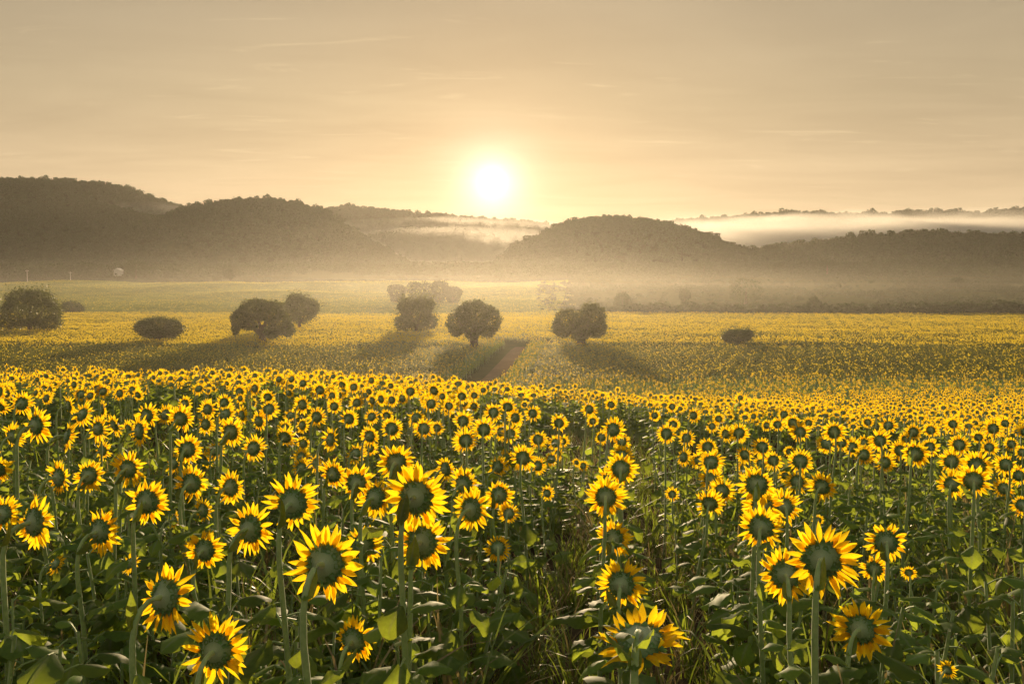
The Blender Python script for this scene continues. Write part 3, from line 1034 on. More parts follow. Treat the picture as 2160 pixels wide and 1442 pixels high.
def sunflower(hx_, hy_, hz_, D, yaw, pitch, detail, label, rg, group=None, nleaf=10, collar=0):
    f = Vector((math.sin(yaw) * math.cos(pitch), math.cos(yaw) * math.cos(pitch), math.sin(pitch)))
    fxy = Vector((f.x, f.y, 0)).normalized()
    r = D / 2 / 2.36
    H = Vector((hx_, hy_, hz_))
    att = H - f * 0.36 * r
    reach = 0.05 + 0.28 * D
    lean = Vector((rg.gauss(0, 0.05), rg.gauss(0, 0.05), 0))
    sx = att - fxy * reach
    bx, by = sx.x + lean.x, sx.y + lean.y
    g = tz(bx, by)
    base = Vector((bx, by, g))
    root = empty('sunflower', base)
    tag(root, label, 'sunflower', group)
    S = Vector((sx.x, sx.y, max(att.z - 0.10 - 0.35 * D, g + 0.15)))
    ctrl = Vector((sx.x - fxy.x * 0.01, sx.y - fxy.y * 0.01, att.z + 0.02 + 0.25 * D * max(0.0, -math.sin(pitch))))
    pts = []
    bow = Vector((rg.gauss(0, 0.025), rg.gauss(0, 0.025), 0))
    for q in (0.0, 0.25, 0.5, 0.75):
        pts.append(base.lerp(S, q) + bow * math.sin(q * math.pi))
    for q in (0.0, 0.22, 0.42, 0.6, 0.78, 0.92, 1.0):
        pts.append(S * (1 - q) ** 2 + ctrl * 2 * q * (1 - q) + att * q * q)
    pts = [p - base for p in pts]
    pts[0].z -= 0.04
    rs = 0.0105 * (D / 0.25) ** 0.6
    rad = [rs * 1.25, rs * 1.2, rs * 1.12, rs * 1.05, rs, rs * 0.92, rs * 0.86, rs * 0.82, rs * 0.82, rs * 0.9, rs * 1.05]
    b = MB()
    b.tube(pts, rad, 8 if detail else 5, 0, False)
    obj('stem', b.mesh('stem', [M_STEM]), root)
    # head
    q = f.to_track_quat('Z', 'Y') @ Quaternion((0, 0, 1), rg.random() * 6.283)
    hd = obj('flower_head', rg.choice(HEADS), root)
    hd.rotation_mode = 'QUATERNION'
    hd.rotation_quaternion = q
    hd.location = H - base
    hd.scale = (r, r, r)
    bo = obj('bract_ring', rg.choice(BRACTS), hd)
    bo['kind'] = 'stuff'
    if detail:
        for a, rr, z, L, pit in petal_places(rg, 24 + int(rg.random() * 4)):
            po = obj('petal', rg.choice(PETALS), hd)
            po.matrix_local = (Matrix.Rotation(a, 4, 'Z') @ Matrix.Translation((rr, 0, z)) @ Matrix.Rotation(-pit, 4, 'Y')
                               @ Matrix.Rotation(rg.gauss(0, 0.12), 4, 'Z') @ Matrix.Diagonal((L, 0.92 + 0.3 * rg.random(), L, 1)))
    else:
        po = obj('petal_ring', rg.choice(RINGS), hd)
        po['kind'] = 'stuff'
    # leaves
    ht = S.z - g
    az = rg.random() * 6.283
    for k in range(nleaf):
        q = 0.97 - 0.66 * (k / max(nleaf - 1, 1)) ** 0.9
        az += 2.4 + rg.uniform(-0.4, 0.4)
        p = (base.lerp(S, q) + bow * math.sin(q * math.pi)) - base
        size = (0.085 + 0.105 * min(1.0, k / 4.0)) * rg.uniform(0.8, 1.25) * (0.7 + 0.3 * D / 0.25) * (0.85 if hy_ < 3.6 else 1.0)
        lf = obj('leaf', rg.choice(LEAVES), root)
        lf.location = p
        lf.rotation_euler = (rg.gauss(0, 0.2), rg.gauss(0.05, 0.22), az)
        lf.scale = (size, size * rg.uniform(0.85, 1.15), size)
    for k in range((1 if detail else 0) + collar):
        lf = obj('leaf', rg.choice(SMALL), root)
        lf.location = (S.lerp(ctrl, 0.55 + 0.1 * k) - base)
        lf.rotation_euler = (0, rg.uniform(-0.9, -0.2) if k == 0 else rg.uniform(-0.5, 0.4), math.atan2(f.y, f.x) + rg.uniform(-0.8, 0.8) + 2.1 * k)
        s_ = (0.35 + 0.1 * rg.random()) * D * (0.8 if collar else 1.0)
        lf.scale = (s_, s_, s_)
    return root, base


# ------------------------------------------------------------------ the sunflowers one can pick out in the photo: (px, py, width px, yaw, pitch)
LAND = [   # px, py, w, yaw, pitch, label, short handle for its neighbours
    (1349, 1350, 205, 14, -70, 'huge drooping sunflower with leafy collar at the bottom of the single row', 'the huge drooping sunflower'),
    (686, 1190, 168, 14, -14, 'biggest open sunflower on a thick pale stem, left of the grassy furrow', 'the biggest open sunflower'),
    (1734, 1180, 150, 27, -12, 'large round sunflower with full petals covering part of a sunflower to its left', 'the large round right-hand sunflower'),
    (349, 1258, 150, 24, -14, 'large sunflower turned to the right with a bent pale neck, lower left', 'the large bent-necked sunflower'),
    (455, 1372, 146, 8, -6, 'wide-petalled sunflower lowest at left, cut by the bottom edge', 'the lowest left sunflower'),
    (878, 1048, 142, 16, -8, 'broad full sunflower directly above another of equal size, left of furrow', 'the upper one of the stacked pair'),
    (890, 1143, 128, 12, -12, 'broad sunflower with a green leaf on its back, below an equal one', 'the lower one of the stacked pair'),
    (617, 1062, 122, 8, -8, 'tall-stemmed broad sunflower above and left of the biggest open one', 'the tall-stemmed broad sunflower'),
    (1816, 1326, 120, 42, -8, 'lemon-yellow sunflower turned right on a slanting stem, lower right', 'the lemon-yellow slanting sunflower'),
    (1656, 1212, 118, 10, -10, 'sunflower partly hidden behind the large round right-hand one', 'the half-hidden sunflower'),
    (73, 1101, 118, 27, -6, 'sunflower seen nearly side-on at the left edge with leaning stem', 'the side-on left-edge sunflower'),
    (528, 1115, 114, 22, -6, 'sunflower with drooping lower petals between two broad ones', 'the droopy-petalled sunflower'),
    (1310, 1232, 108, 12, -10, 'ragged short-petalled sunflower in the single row above the huge drooping one', 'the ragged single-row sunflower'),
    (746, 1350, 106, 16, 0, 'low sunflower with pointed petals at bottom, below the biggest open one', 'the low pointed sunflower'),
    (1605, 1112, 100, 20, -8, 'sunflower on a straight stem in front of a cluster, right of furrow', 'the cluster-front sunflower'),
    (211, 1120, 102, 20, -4, 'spiky sunflower with thin spread petals, left', 'the spiky left sunflower'),
    (310, 1058, 97, 5, -4, 'even round sunflower on a straight stem above the spiky left one', 'the even round left sunflower'),
    (1869, 1143, 92, 20, -8, 'sunflower with curled sparse petals right of the large round one', 'the curled-petal sunflower'),
    (431, 1160, 87, 6, -4, 'neat small-disc sunflower above the large bent-necked one', 'the neat small-disc sunflower'),
    (792, 1050, 92, 26, -8, 'sunflower overlapped by the stacked pair on its right', 'the overlapped sunflower'),
    (1278, 1048, 86, 8, -6, 'full sunflower at the middle of the single row between furrows', 'the middle single-row sunflower'),
    (1294, 1136, 82, 8, -6, 'loose-petalled sunflower just below the middle of the single row', 'the loose-petalled single-row sunflower'),
    (835, 976, 86, 6, -4, 'tall upright sunflower rising above the stacked pair', 'the tall upright sunflower'),
    (995, 1074, 98, 30, -6, 'narrow turned sunflower right of the stacked pair', 'the narrow turned sunflower'),
    (1596, 1023, 88, 18, -14, 'wide-backed sunflower at the top of the right cluster', 'the wide-backed sunflower'),
    (404, 1019, 80, 8, -2, 'sunflower with long straight petals above the neat small-disc one', 'the long-petalled left sunflower'),
    (2053, 1014, 76, 26, -4, 'front one of two overlapping sunflowers near the right edge', 'the overlapping right-edge pair'),
    (76, 897, 80, 24, -2, 'bright tall sunflower turned right near the left edge', 'the bright tall left-edge sunflower'),
]
MORE = [(5, 1085, 85), (117, 1189, 46), (273, 1188, 46), (429, 1076, 60), (367, 1097, 40), (487, 1028, 76), (271, 989, 76), (188, 1003, 74), (124, 1007, 80), (-5, 987, 75),
        (535, 946, 60), (636, 964, 42), (636, 987, 46), (666, 977, 42), (703, 1000, 66), (698, 927, 58), (601, 922, 52), (395, 948, 66), (429, 968, 48), (455, 950, 48), (367, 977, 52), (487, 911, 66),
        (434, 895, 46), (381, 883, 62), (294, 909, 70), (310, 876, 55), (349, 874, 45), (340, 840, 52), (390, 853, 42), (438, 863, 45), (475, 874, 50), (510, 876, 42), (473, 849, 40), (207, 904, 58),
        (241, 897, 50), (271, 904, 38), (142, 920, 66), (28, 920, 58), (46, 851, 52), (145, 856, 45), (174, 874, 55), (216, 863, 45), (546, 888, 45), (567, 863, 45), (565, 837, 34), (601, 902, 36),
        (668, 879, 45), (638, 853, 45), (613, 876, 34), (640, 936, 38), (638, 897, 38), (216, 950, 42), (765, 1150, 90), (752, 1018, 80), (940, 989, 58), (979, 1021, 78), (1053, 1044, 70), (1073, 1083, 48),
        (1050, 1156, 60), (1050, 984, 50), (1069, 968, 46), (1103, 966, 60), (1135, 982, 42), (1154, 1040, 34), (982, 929, 55), (1021, 906, 52), (977, 888, 46), (1076, 915, 44), (1057, 911, 38),
        (826, 904, 52), (780, 920, 50), (750, 957, 48), (780, 945, 36), (878, 881, 42), (894, 904, 48), (922, 902, 34), (736, 883, 45), (784, 879, 36), (816, 876, 32), (1041, 870, 42), (1087, 881, 40),
        (1071, 858, 40), (1030, 847, 38), (1135, 927, 42), (1179, 892, 40), (1172, 934, 36), (1186, 931, 32), (1163, 968, 36), (1177, 957, 30), (1230, 982, 26), (1216, 975, 20), (1294, 906, 55),
        (1312, 931, 38), (1269, 922, 34), (1312, 964, 60), (1310, 989, 75), (1287, 1015, 70), (1154, 847, 42), (1243, 863, 36), (1250, 888, 28), (1289, 853, 30), (1406, 915, 46), (1418, 1042, 32),
        (1381, 876, 28), (1420, 895, 32), (1844, 1200, 62), (1608, 1066, 86), (1653, 1069, 76), (1497, 1062, 66), (1523, 1035, 60), (1500, 1010, 55), (1734, 1026, 63), (1681, 1016, 52), (1688, 973, 58),
        (1631, 971, 44), (1571, 959, 40), (1571, 987, 38), (1500, 975, 58), (1493, 943, 46), (1474, 971, 38), (1442, 964, 42), (1608, 943, 46), (1559, 913, 44), (1532, 915, 38), (1688, 911, 44),
        (1743, 936, 46), (1759, 911, 52), (1775, 934, 38), (1798, 943, 42), (1823, 959, 46), (1842, 954, 38), (1867, 975, 46), (1856, 929, 48), (1823, 934, 36), (1899, 950, 45), (1931, 957, 64),
        (1961, 943, 42), (1874, 897, 38), (1927, 911, 40), (1911, 925, 34), (2007, 973, 56), (2060, 982, 68), (2009, 1021, 62), (2122, 980, 50), (2117, 1030, 48), (2023, 938, 48), (2087, 943, 36),
        (2133, 936, 34), (2064, 922, 32), (2149, 1003, 45), (2156, 954, 34), (1706, 892, 28), (1672, 892, 40), (1654, 874, 32), (1463, 876, 34), (1516, 883, 28), (1502, 899, 28), (1617, 897, 28),
        (1640, 895, 32), (1725, 1097, 28), (1917, 1207, 34), (1998, 1412, 40), (2156, 1065, 50), (1665, 952, 28), (1605, 977, 34), (1656, 1003, 30), (1830, 890, 28)]
rg = RG(5)
CAT = []
for e in LAND:
    CAT.append(dict(px=e[0], py=e[1], w=e[2], yaw=R(e[3]), pitch=R(e[4]), label=e[5], handle=e[6]))
for e in MORE:
    az_ = math.degrees(math.atan((e[0] - CX) / F))
    yw = 13 + rg.gauss(0, 13) + (0.45 * az_ if az_ > 0 else -0.25 * az_)
    CAT.append(dict(px=e[0], py=e[1], w=e[2], yaw=R(yw), pitch=R(rg.gauss(-6, 11)), label=None, handle=None))
for c in CAT:
    dx, dz = ray(c['px'], c['py'])
    want = 0.25 if c['w'] > 40 else 0.22

    def hgt(d):
        return CAMZ + dz * d - tz(dx * d, d)
    d = want * F / c['w']
    lo, hi = 1.02, 1.72
    h = hgt(d)
    if h < lo or h > hi:
        tgt = lo + 0.12 * rg.random() if h < lo else hi - 0.1 * rg.random()
        ds = np.arange(1.8, 60, 0.05)
        hs = CAMZ + dz * ds - TZ(dx * ds, ds)
        d = float(ds[np.argmin(np.abs(hs - tgt))])
    c['d'] = d
    c['D'] = 1.16 * c['w'] * d / F
    c['x'], c['y'], c['z'] = dx * d, d, CAMZ + dz * d
# labels of the others, by size and by the nearest landmark flower
land = [c for c in CAT if c['handle']]
ORD = ['', 'second ', 'third ', 'fourth ', 'fifth ', 'sixth ', 'seventh ', 'eighth ', 'ninth ', 'tenth ', 'eleventh ', 'twelfth ']
used = {}
todo = sorted([c for c in CAT if not c['handle']], key=lambda c: min((c['px'] - l['px']) ** 2 + (c['py'] - l['py']) ** 2 for l in land))
for c in todo:
    l = min(land, key=lambda l: (c['px'] - l['px']) ** 2 + (c['py'] - l['py']) ** 2)
    ddx, ddy = c['px'] - l['px'], c['py'] - l['py']
    if abs(ddx) < 0.4 * abs(ddy): where = 'behind' if ddy < 0 else 'below'
    elif abs(ddy) < 0.4 * abs(ddx): where = 'left of' if ddx < 0 else 'right of'
    else: where = ('behind and ' if ddy < 0 else 'below and ') + ('left of' if ddx < 0 else 'right of')
    size = 'broad' if c['w'] >= 70 else 'medium' if c['w'] >= 50 else 'small' if c['w'] >= 38 else 'tiny'
    key = '%s sunflower %s %s' % (size, where, l['handle'])
    k = used.get(key, 0)
    used[key] = k + 1
    c['label'] = (ORD[min(k, 11)] + 'nearest ' if k else '') + key if k else 'nearest ' + key
# furrows that run away from the camera
FUR = [(-0.10, 0.080), (0.35, 0.125)]


def in_furrow(x, y):
    return any(abs(x - (a + b_ * y)) < 0.15 + 0.015 * min(y, 20) for a, b_ in FUR) and y < 26


occ = np.array([(c['px'], c['py'], c['w'] / 2) for c in CAT])
placed = [(c['x'], c['y']) for c in CAT]
cand = []
yy = 6.5
gr = np.random.default_rng(3)
while yy < 132:
    st = 0.45
    xs_ = np.arange(-0.68 * yy - 1, 0.68 * yy + 1, st)
    if yy > 80: xs_ = np.arange(path_c(yy) - 4.5, path_c(yy) + 4.5, st)
    for x in xs_:
        x1, y1 = x + gr.uniform(-0.2, 0.2), yy + gr.uniform(-0.2, 0.2)
        if gr.random() < 0.05 or in_furrow(x1, y1): continue
        if 60 < y1 < 136 and abs(x1 - path_c(y1) - 0.1) < 2.1: continue
        if y1 > 80 and abs(x1 - path_c(y1)) > 4.2: continue
        cand.append((x1, y1, 1.42 + gr.normal(0, 0.10), float(np.clip((0.29 if y1 < 22 else 0.265) + gr.normal(0, 0.04), 0.14, 0.38))))
    yy += 0.47
cand.sort(key=lambda q: q[0] ** 2 + q[1] ** 2)
EXTRA, FIELD = [], []
pl = np.array(placed)
for x, y, h, D in cand:
    z = tz(x, y) + h
    px, py = project(x, y, z)
    if y < 24:
        if py > 955: continue
        wpx = D * F / y
        dd = np.hypot(occ[:, 0] - px, occ[:, 1] - py)
        if (dd < 0.85 * (occ[:, 2] + wpx / 2)).any(): continue
        if ((pl - (x, y)) ** 2).sum(1).min() < 0.11: continue
        if len(EXTRA) + len(CAT) < 300 and -20 < px < 2180:
            EXTRA.append((x, y, z, D))
            continue
    FIELD.append((x, y, z, D * (1 - 0.4 * min(1.0, max(0.0, (y - 24) / 40)))))
rg = RG(21)
for c in sorted(CAT, key=lambda c: -c['w']):
    det = c['w'] >= 62
    sunflower(c['x'], c['y'], c['z'], c['D'], c['yaw'], c['pitch'], det, c['label'], rg, 'sunflowers that stand out in the near rows', 17 if c['d'] < 6 else 11, 3 if c['w'] > 200 else 0)
for x, y, z, D in EXTRA:
    az_ = math.degrees(math.atan2(x, y))
    yw = 13 + rg.gauss(0, 14) + (0.45 * az_ if az_ > 0 else -0.25 * az_)
    sunflower(x, y, z, D, R(yw), R(rg.gauss(-4, 12)), False, 'small-headed sunflower packed in the dense rows below the field crest', rg, 'sunflowers packed in the dense rows', 8)

# ------------------------------------------------------------------ the rest of the field
LOW = []
for k in range(17):
    rg_ = RG(400 + k)
    b = MB()
    lean = rg_.gauss(0, 0.04)
    pit = R(rg_.gauss(-4, 13))
    hz0 = 1.42
    b.tube([(lean, -0.12, -0.1), (0, -0.12, 0.8), (0, -0.12, hz0 - 0.08), (0, -0.05, hz0)], [0.016, 0.013, 0.011, 0.015], 4, 1, False)
    r = 0.22 / 2 / 2.32
    f = Vector((0, math.cos(pit), math.sin(pit)))
    Mh = Matrix.Translation((0, 0, hz0)) @ f.to_track_quat('Z', 'Y').to_matrix().to_4x4() @ Matrix.Diagonal((r, r, r, 1))
    for a, rr, z, L, pt in (petal_places(rg_, 13) if k < 14 else []):
        vs, fs, ts = petal_geo(rg_, L, 0.44, 2, 1)
        M = Matrix.Rotation(a, 4, 'Z') @ Matrix.Translation((rr, 0, z)) @ Matrix.Rotation(-pt, 4, 'Y')
        b.add(xf(vs, Mh @ M), fs, 2, ts)
    pr = [(0.05, -0.45), (0.55, -0.3), (1.02, 0.0)]
    vs, fs = [], []
    for rr, z in pr:
        for j in range(9):
            vs.append((rr * math.cos(j * 0.698), rr * math.sin(j * 0.698), z))
    for i in range(2):
        for j in range(9):
            fs.append((i * 9 + j, i * 9 + (j + 1) % 9, (i + 1) * 9 + (j + 1) % 9, (i + 1) * 9 + j))
    fs.append(tuple(range(9)))
    b.add(xf(vs, Mh), fs, 3, [0.5] * 9 + [0.7] * 9 + [1.0] * 9)
    b.add(xf([(math.cos(j * 0.698), math.sin(j * 0.698), 0.05) for j in range(9)], Mh), [tuple(range(9))], 4)
    az = rg_.random() * 6.28
    for j in range(10):
        az += 2.4
        vs, fs, ts, pet = leaf_geo(rg_, 0.4, 3, 2)
        s_ = 0.12 + 0.10 * min(1, j / 3)
        M = Matrix.Translation((0, -0.12, 1.30 - j * 0.085)) @ Matrix.Rotation(az, 4, 'Z') @ Matrix.Diagonal((s_, s_, s_, 1))
        b.add(xf(vs, M), fs, 0, ts)
    LOW.append(b.mesh('sunflower_plant', [M_LEAF, M_STEM, M_PETAL, M_BACK, M_SEED]))
LOWC = source('sunflower_source', LOW)
pts, rts, scs, ids = [], [], [], []
for x, y, z, D in FIELD:
    az_ = math.degrees(math.atan2(x, y))
    yw = 13 + gr.normal(0, 15) + (0.45 * az_ if az_ > 0 else -0.25 * az_)
    g = tz(x, y)
    pts.append((x, y, g)); rts.append((0, 0, -R(yw))); scs.append((D / 0.22, D / 0.22, (z - g) / 1.42)); ids.append(int(gr.integers(14, 17)) if gr.random() < 0.6 * min(1, max(0, (y - 28) / 30)) else int(gr.integers(0, 14)))
scatter('sunflower_field', 'dense mass of yellow sunflowers running down to the valley', pts, rts, scs, ids, LOWC)


def far_patch(rg_, size, n, yellow, hr=0.046):
    b = MB()
    for k in range(n):
        x, y = rg_.uniform(-size / 2, size / 2), rg_.uniform(-size / 2, size / 2)
        h = 1.4 + rg_.gauss(0, 0.12)
        r = hr * rg_.uniform(0.85, 1.2)
        if rg_.random() < yellow:
            f = Vector((rg_.gauss(0.25, 0.25), 1.0, rg_.gauss(0.05, 0.2))).normalized()
            M = Matrix.Translation((x, y, h)) @ f.to_track_quat('Z', 'Y').to_matrix().to_4x4() @ Matrix.Diagonal((r, r, r, 1))
            n8 = 7
            for j in range(n8):
                a = j / n8 * 6.283 + rg_.random() * 0.3
                vs = [(0.85 * math.cos(a - .34), 0.85 * math.sin(a - .34), 0), (0.85 * math.cos(a + .34), 0.85 * math.sin(a + .34), 0),
                      (2.0 * math.cos(a + .25), 2.0 * math.sin(a + .25), 0.1), (2.0 * math.cos(a - .25), 2.0 * math.sin(a - .25), 0.1)]
                b.add(xf(vs, M), [(0, 1, 2, 3)], 1)
            vs = [(math.cos(j * 1.047), math.sin(j * 1.047), -0.1) for j in range(6)]
            b.add(xf(vs, M), [tuple(range(6))], 0)
        for j in range(9):
            a = rg_.random() * 6.283
            hh = h - 0.08 - 0.5 * rg_.random() ** 1.5
            L = rg_.uniform(0.10, 0.19)
            c, s = math.cos(a), math.sin(a)
            up = rg_.uniform(-0.35, 0.25)
            p0 = Vector((x + c * 0.06, y + s * 0.06, hh))
            d1 = Vector((c, s, up)) * L
            sd = Vector((-s, c, rg_.uniform(-.3, .3))) * L * 0.36
            b.add([p0, p0 + d1 * 0.45 + sd, p0 + d1, p0 + d1 * 0.45 - sd], [(0, 1, 2, 3)], 0)
    return b.mesh('field_patch', [M_CROP, M_FARPETAL], False)


PA = source('valley_green_source', [far_patch(RG(600 + k), 2.6, 42, 0.15, 0.030) for k in range(5)])
PB = source('valley_yellow_source', [far_patch(RG(620 + k), 4.4, 84, 0.62 if k < 5 else 0.30, 0.038) for k in range(9)])
PCs = source('crop_source', [far_patch(RG(640 + k), 9.0, 130, 0.10) for k in range(4)])


def fill(name, label, coll, nvar, y0, y1, step, keep, spread=0.66, jit=0.3, zoff=0.0, pick=None):
    p, r_, s_, i_ = [], [], [], []
    y = y0
    while y < y1:
        for x in np.arange(-spread * y - 6, spread * y + 6, step):
            a, c = x + gr.uniform(-jit, jit), y + gr.uniform(-jit, jit)
            if not keep(a, c): continue
            p.append((a, c, tz(a, c) + zoff)); r_.append((0, 0, gr.normal(0, 0.12) + (0 if gr.random() < 0.5 else 0.2)))
            q = gr.uniform(0.9, 1.1)
            s_.append((q, q, q * gr.uniform(0.9, 1.08))); i_.append(int(gr.integers(0, nvar)) if pick is None else pick(a, c))
        y += step
    return scatter(name, label, p, r_, s_, i_, coll)


bound = lambda x: 121.0 + 1.5 * math.sin(x / 17.0) + 0.02 * x
fill('valley_sunflower_field', 'greener sunflower field on the valley floor', PA, 5, 56, 122, 1.9,
     lambda x, y: y < bound(x) - 0.5 and y > 78 - 1.0 * min(35, max(0, -x * 0.9 + 8)) and not (y < 135 and abs(x - path_c(y)) < 4.0))
fill('far_sunflower_field', 'yellow sunflower field glowing beyond the trees', PB, 5, 120, 258, 3.3,
     lambda x, y: y > bound(x) + 1.0 and y < 254 - 0.02 * max(0, x) + 5 * math.sin(x / 23.0) + 2 * math.sin(x / 7.0) and not (y < 135 and abs(x - path_c(y)) < 4.0),
     pick=lambda x, y: int(gr.integers(5, 9)) if fbm(np.array(x / 30.0 + 9), np.array(y / 11.0 + 4), 3) + max(0, (y - 215) / 130) + gr.normal(0, 0.05) > 0.52 else int(gr.integers(0, 5)))
fill('crop_field_foliage', 'smooth green crop on the distant field', PCs, 4, 274, 598, 9.0, lambda x, y: -0.72 * y < x < 0.055 * y + (y - 270) * 0.02, 0.72, 1.5, -0.75)

# ------------------------------------------------------------------ undergrowth between the near plants
UG = []
for k in range(8):       # leafy headless plants
    rg_ = RG(700 + k)
    b = MB()
    h = 0.75
    top = Vector((rg_.gauss(0, .05), rg_.gauss(0, .05), h))
    b.tube([(0, 0, -0.05), (0, 0, 0.3), top], [0.010, 0.009, 0.006], 4, 1, False)
    az = rg_.random() * 6.28
    for j in range(11):
        az += 2.4 + rg_.uniform(-.4, .4)
        vs, fs, ts, pet = leaf_geo(rg_, 0.55, 5, 4)
        s_ = rg_.uniform(0.07, 0.15)
        M = Matrix.Translation(top * (0.98 - j * 0.075)) @ Matrix.Rotation(az, 4, 'Z') @ Matrix.Rotation(rg_.gauss(0, .25), 4, 'Y') @ Matrix.Diagonal((s_, s_, s_, 1))
        b.add(xf(vs, M), fs, 0, ts)
        b.tube([tuple(M @ Vector(q)) for q in pet], [0.004, 0.003, 0.003], 3, 1, False)
    UG.append(b.mesh('leafy_plant', [M_LEAF, M_STEM]))
for k in range(8):       # grass tufts, two of them dry
    rg_ = RG(720 + k)
    b = MB()
    for j in range(34):
        a = rg_.random() * 6.28
        L = rg_.uniform(0.35, 0.95)
        arch = rg_.uniform(0.3, 1.5)
        wd = rg_.uniform(0.005, 0.012)
        p = Vector((rg_.gauss(0, .06), rg_.gauss(0, .06), -0.03))
        th = rg_.uniform(1.1, 1.5)
        sd = Vector((-math.sin(a), math.cos(a), 0))
        vs, fs = [], []
        seg = 6
        for i in range(seg + 1):
            q = i / seg
            ww = wd * (1 - q ** 2.2) + 0.0006
            vs += [p - sd * ww, p + sd * ww]
            th2 = th - arch * q * q * 1.6
            p = p + Vector((math.cos(a) * math.cos(th2), math.sin(a) * math.cos(th2), math.sin(th2))) * (L / seg)
        for i in range(seg):
            fs.append((2 * i, 2 * i + 1, 2 * i + 3, 2 * i + 2))
        b.add(vs, fs, 1 if rg_.random() < (0.75 if k >= 6 else 0.2) else 0)
    UG.append(b.mesh('grass_tuft', [M_GRASS, M_DRY]))
UGC = source('undergrowth_source', UG)
pts, rts, scs, ids = [], [], [], []
gr = np.random.default_rng(9)
y = 1.7
while y < 24:
    for x in np.arange(-0.66 * y - 1, 0.66 * y + 1, 0.27):
        a, c = x + gr.uniform(-.13, .13), y + gr.uniform(-.13, .13)
        fur = in_furrow(a, c) or (-0.45 < a - (FUR[0][0] + 0.08 * c) < 0.15 and c < 9) or (abs(a - (FUR[1][0] + 0.125 * c)) < 0.4 and c < 8)
        near = c < 9
        if c > 15 and not fur: continue
        if fur:
            if gr.random() < (0.4 if c < 8 else 0.75): continue
            k = int(gr.integers(8, 16))
            s = gr.uniform(0.5, 0.95)
        else:
            if gr.random() < (0.12 if near else 0.4): continue
            k = int(gr.integers(0, 8)) if gr.random() < 0.6 else int(gr.integers(8, 16))
            s = gr.uniform(0.7, 1.5)
            if c < 2.6: s *= 0.8
        pts.append((a, c, tz(a, c))); rts.append((gr.normal(0, .1), gr.normal(0, .1), gr.random() * 6.28)); scs.append(s); ids.append(k)
    y += 0.27
scatter('undergrowth', 'tangle of dark leaves and arching grass between the sunflower stems', pts, rts, scs, ids, UGC)


# ------------------------------------------------------------------ morning mist and haze
def volume(name, dens, col, g):
    m, t = mat(name)
    v = t.n('ShaderNodeVolumePrincipled')
    v.inputs['Color'].default_value = C4(col)
    v.inputs['Density'].default_value = dens
    v.inputs['Anisotropy'].default_value = g
    o = t.n('ShaderNodeOutputMaterial')
    t.t.links.new(v.outputs[0], o.inputs['Volume'])
    return m


def mist_bank(px0, px1, py_top, py_bot, d, depth, dens, label, seed):
    rgn = RG(seed)
    x0, x1 = (px0 - CX) / F * d, (px1 - CX) / F * d
    zt, zb = CAMZ + ray(0, py_top)[1] * d, CAMZ + ray(0, py_bot)[1] * d
    b = MB()
    nu, nv_ = 40, 14
    vs, fs = [], []
    for j in range(nv_ + 1):
        ph = -math.pi / 2 + math.pi * j / nv_
        for i in range(nu):
            th = 2 * math.pi * i / nu
            c = max(math.cos(ph), 0.001) ** 0.8
            wv = 1 + 0.05 * math.sin(3 * th + seed) + 0.04 * math.sin(7 * th + 2 * seed)
            zz_ = math.sin(ph) * (1 + 0.10 * math.sin(5 * th + seed) * math.cos(ph))
            vs.append(((x0 + x1) / 2 + (x1 - x0) / 2 * c * math.cos(th) * wv, d + depth / 2 * c * math.sin(th) * wv, (zt + zb) / 2 + (zt - zb) / 2 * zz_))
    for j in range(nv_):
        for i in range(nu):
            fs.append((j * nu + i, j * nu + (i + 1) % nu, (j + 1) * nu + (i + 1) % nu, (j + 1) * nu + i))
    fs.append(tuple(range(nu))[::-1]); fs.append(tuple(nv_ * nu + i for i in range(nu)))
    b.add(vs, fs)
    tag(obj('mist', b.mesh('mist', [volume('mist', dens, (1.0, 0.98, 0.95), 0.6)])), label=label, kind='stuff')


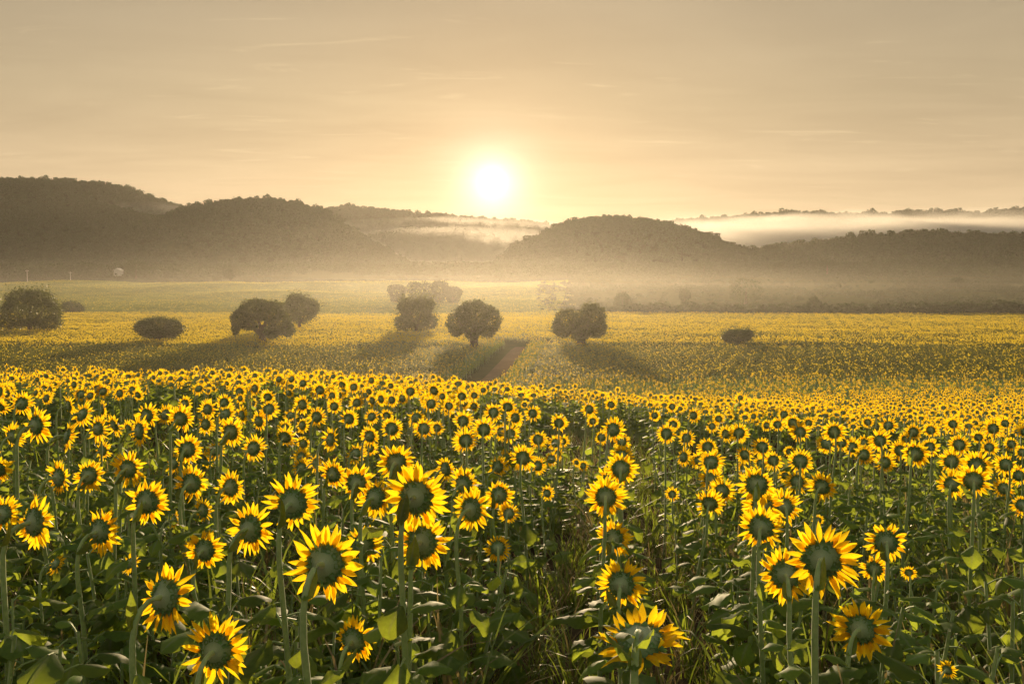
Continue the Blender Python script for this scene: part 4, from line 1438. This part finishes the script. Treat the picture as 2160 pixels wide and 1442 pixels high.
def soft_mist(x0, x1, y0, y1, z0, z1, dens, label, ramp_z, nscale):
    m, t = mat('soft_mist')
    tcn = t.n('ShaderNodeTexCoord')
    g = tcn.outputs['Generated']
    nz = t.noise(t.scale_vec(tcn.outputs['Object'], (nscale, nscale, nscale * 3)), 1.0, 3.0, 0.6)
    sx = t.n('ShaderNodeSeparateXYZ')
    t.set(sx.inputs[0], g)
    zz_ = t.math('ADD', sx.outputs[2], t.math('MULTIPLY', t.math('SUBTRACT', nz, 0.5), 0.45))
    fz = t.ramp(zz_, ramp_z, 'EASE')
    ends = t.ramp(sx.outputs[0], [(0.0, 0.0), (0.22, 1.0), (0.8, 1.0), (1.0, 0.0)], 'EASE')
    ey = t.ramp(sx.outputs[1], [(0.0, 0.0), (0.3, 1.0), (0.7, 1.0), (1.0, 0.0)], 'EASE')
    d = t.math('MULTIPLY', t.math('MULTIPLY', fz, ends), t.math('MULTIPLY', ey, dens))
    v = t.n('ShaderNodeVolumePrincipled')
    v.inputs['Color'].default_value = (1.0, 0.98, 0.95, 1.0)
    v.inputs['Anisotropy'].default_value = 0.45
    t.set(v.inputs['Density'], d)
    o = t.n('ShaderNodeOutputMaterial')
    t.t.links.new(v.outputs[0], o.inputs['Volume'])
    b = MB()
    b.box(((x0 + x1) / 2, (y0 + y1) / 2, (z0 + z1) / 2), (x1 - x0, y1 - y0, z1 - z0))
    tag(obj('mist', b.mesh('mist', [m], False)), label=label, kind='stuff')


soft_mist(380, 2700, 2500, 3300, 60, 285, 0.0042, 'pale mist lying in the valley below the far ridge',
          [(0.0, 0.25), (0.45, 0.9), (0.62, 1.0), (0.80, 0.0)], 0.0035)
soft_mist(-1600, -560, 2560, 2860, 130, 285, 0.0011, 'thin mist caught between the two left hills',
          [(0.0, 0.3), (0.4, 1.0), (0.55, 0.9), (0.85, 0.0)], 0.004)
mist_bank(640, 1260, 460, 560, 3300, 700, 0.0004, 'thin mist between the hills under the sun', 3)

mist_bank(720, 1230, 478, 580, 2420, 420, 0.0005, 'golden mist at the foot of the hills under the sun', 4)
mist_bank(820, 1180, 500, 600, 2300, 380, 0.0004, 'golden mist at the foot of the hills under the sun', 5)
# ground mist over the whole valley, thinning upward: flat layers the camera stands in
for k, (top_, de) in enumerate(((3.2, 0.00006), (6.5, 0.00005), (10, 0.00005), (16, 0.000035), (34, 0.000014), (80, 0.000005))):
    b = MB()
    y0_, y1_ = -90 - 6 * k, 800 + 120 * k
    b.box((0, (y0_ + y1_) / 2, (top_ - 10.5 - k * 0.3) / 2), (5200 + 160 * k, y1_ - y0_, top_ + 10.5 + k * 0.3))
    tag(obj('mist', b.mesh('mist', [volume('valley_mist', de, (1.0, 0.95, 0.86), 0.70)], False)), label='low golden mist lying over the valley fields', kind='stuff')

HAZE_DENSITY = 0.000015
b = MB()
b.box((0, 3900, 215), (14000, 10400, 450))
tag(obj('haze', b.mesh('haze', [volume('haze', HAZE_DENSITY, (0.96, 0.92, 0.84), 0.58)], False)), label='thin golden morning haze over the fields and hills', kind='stuff')
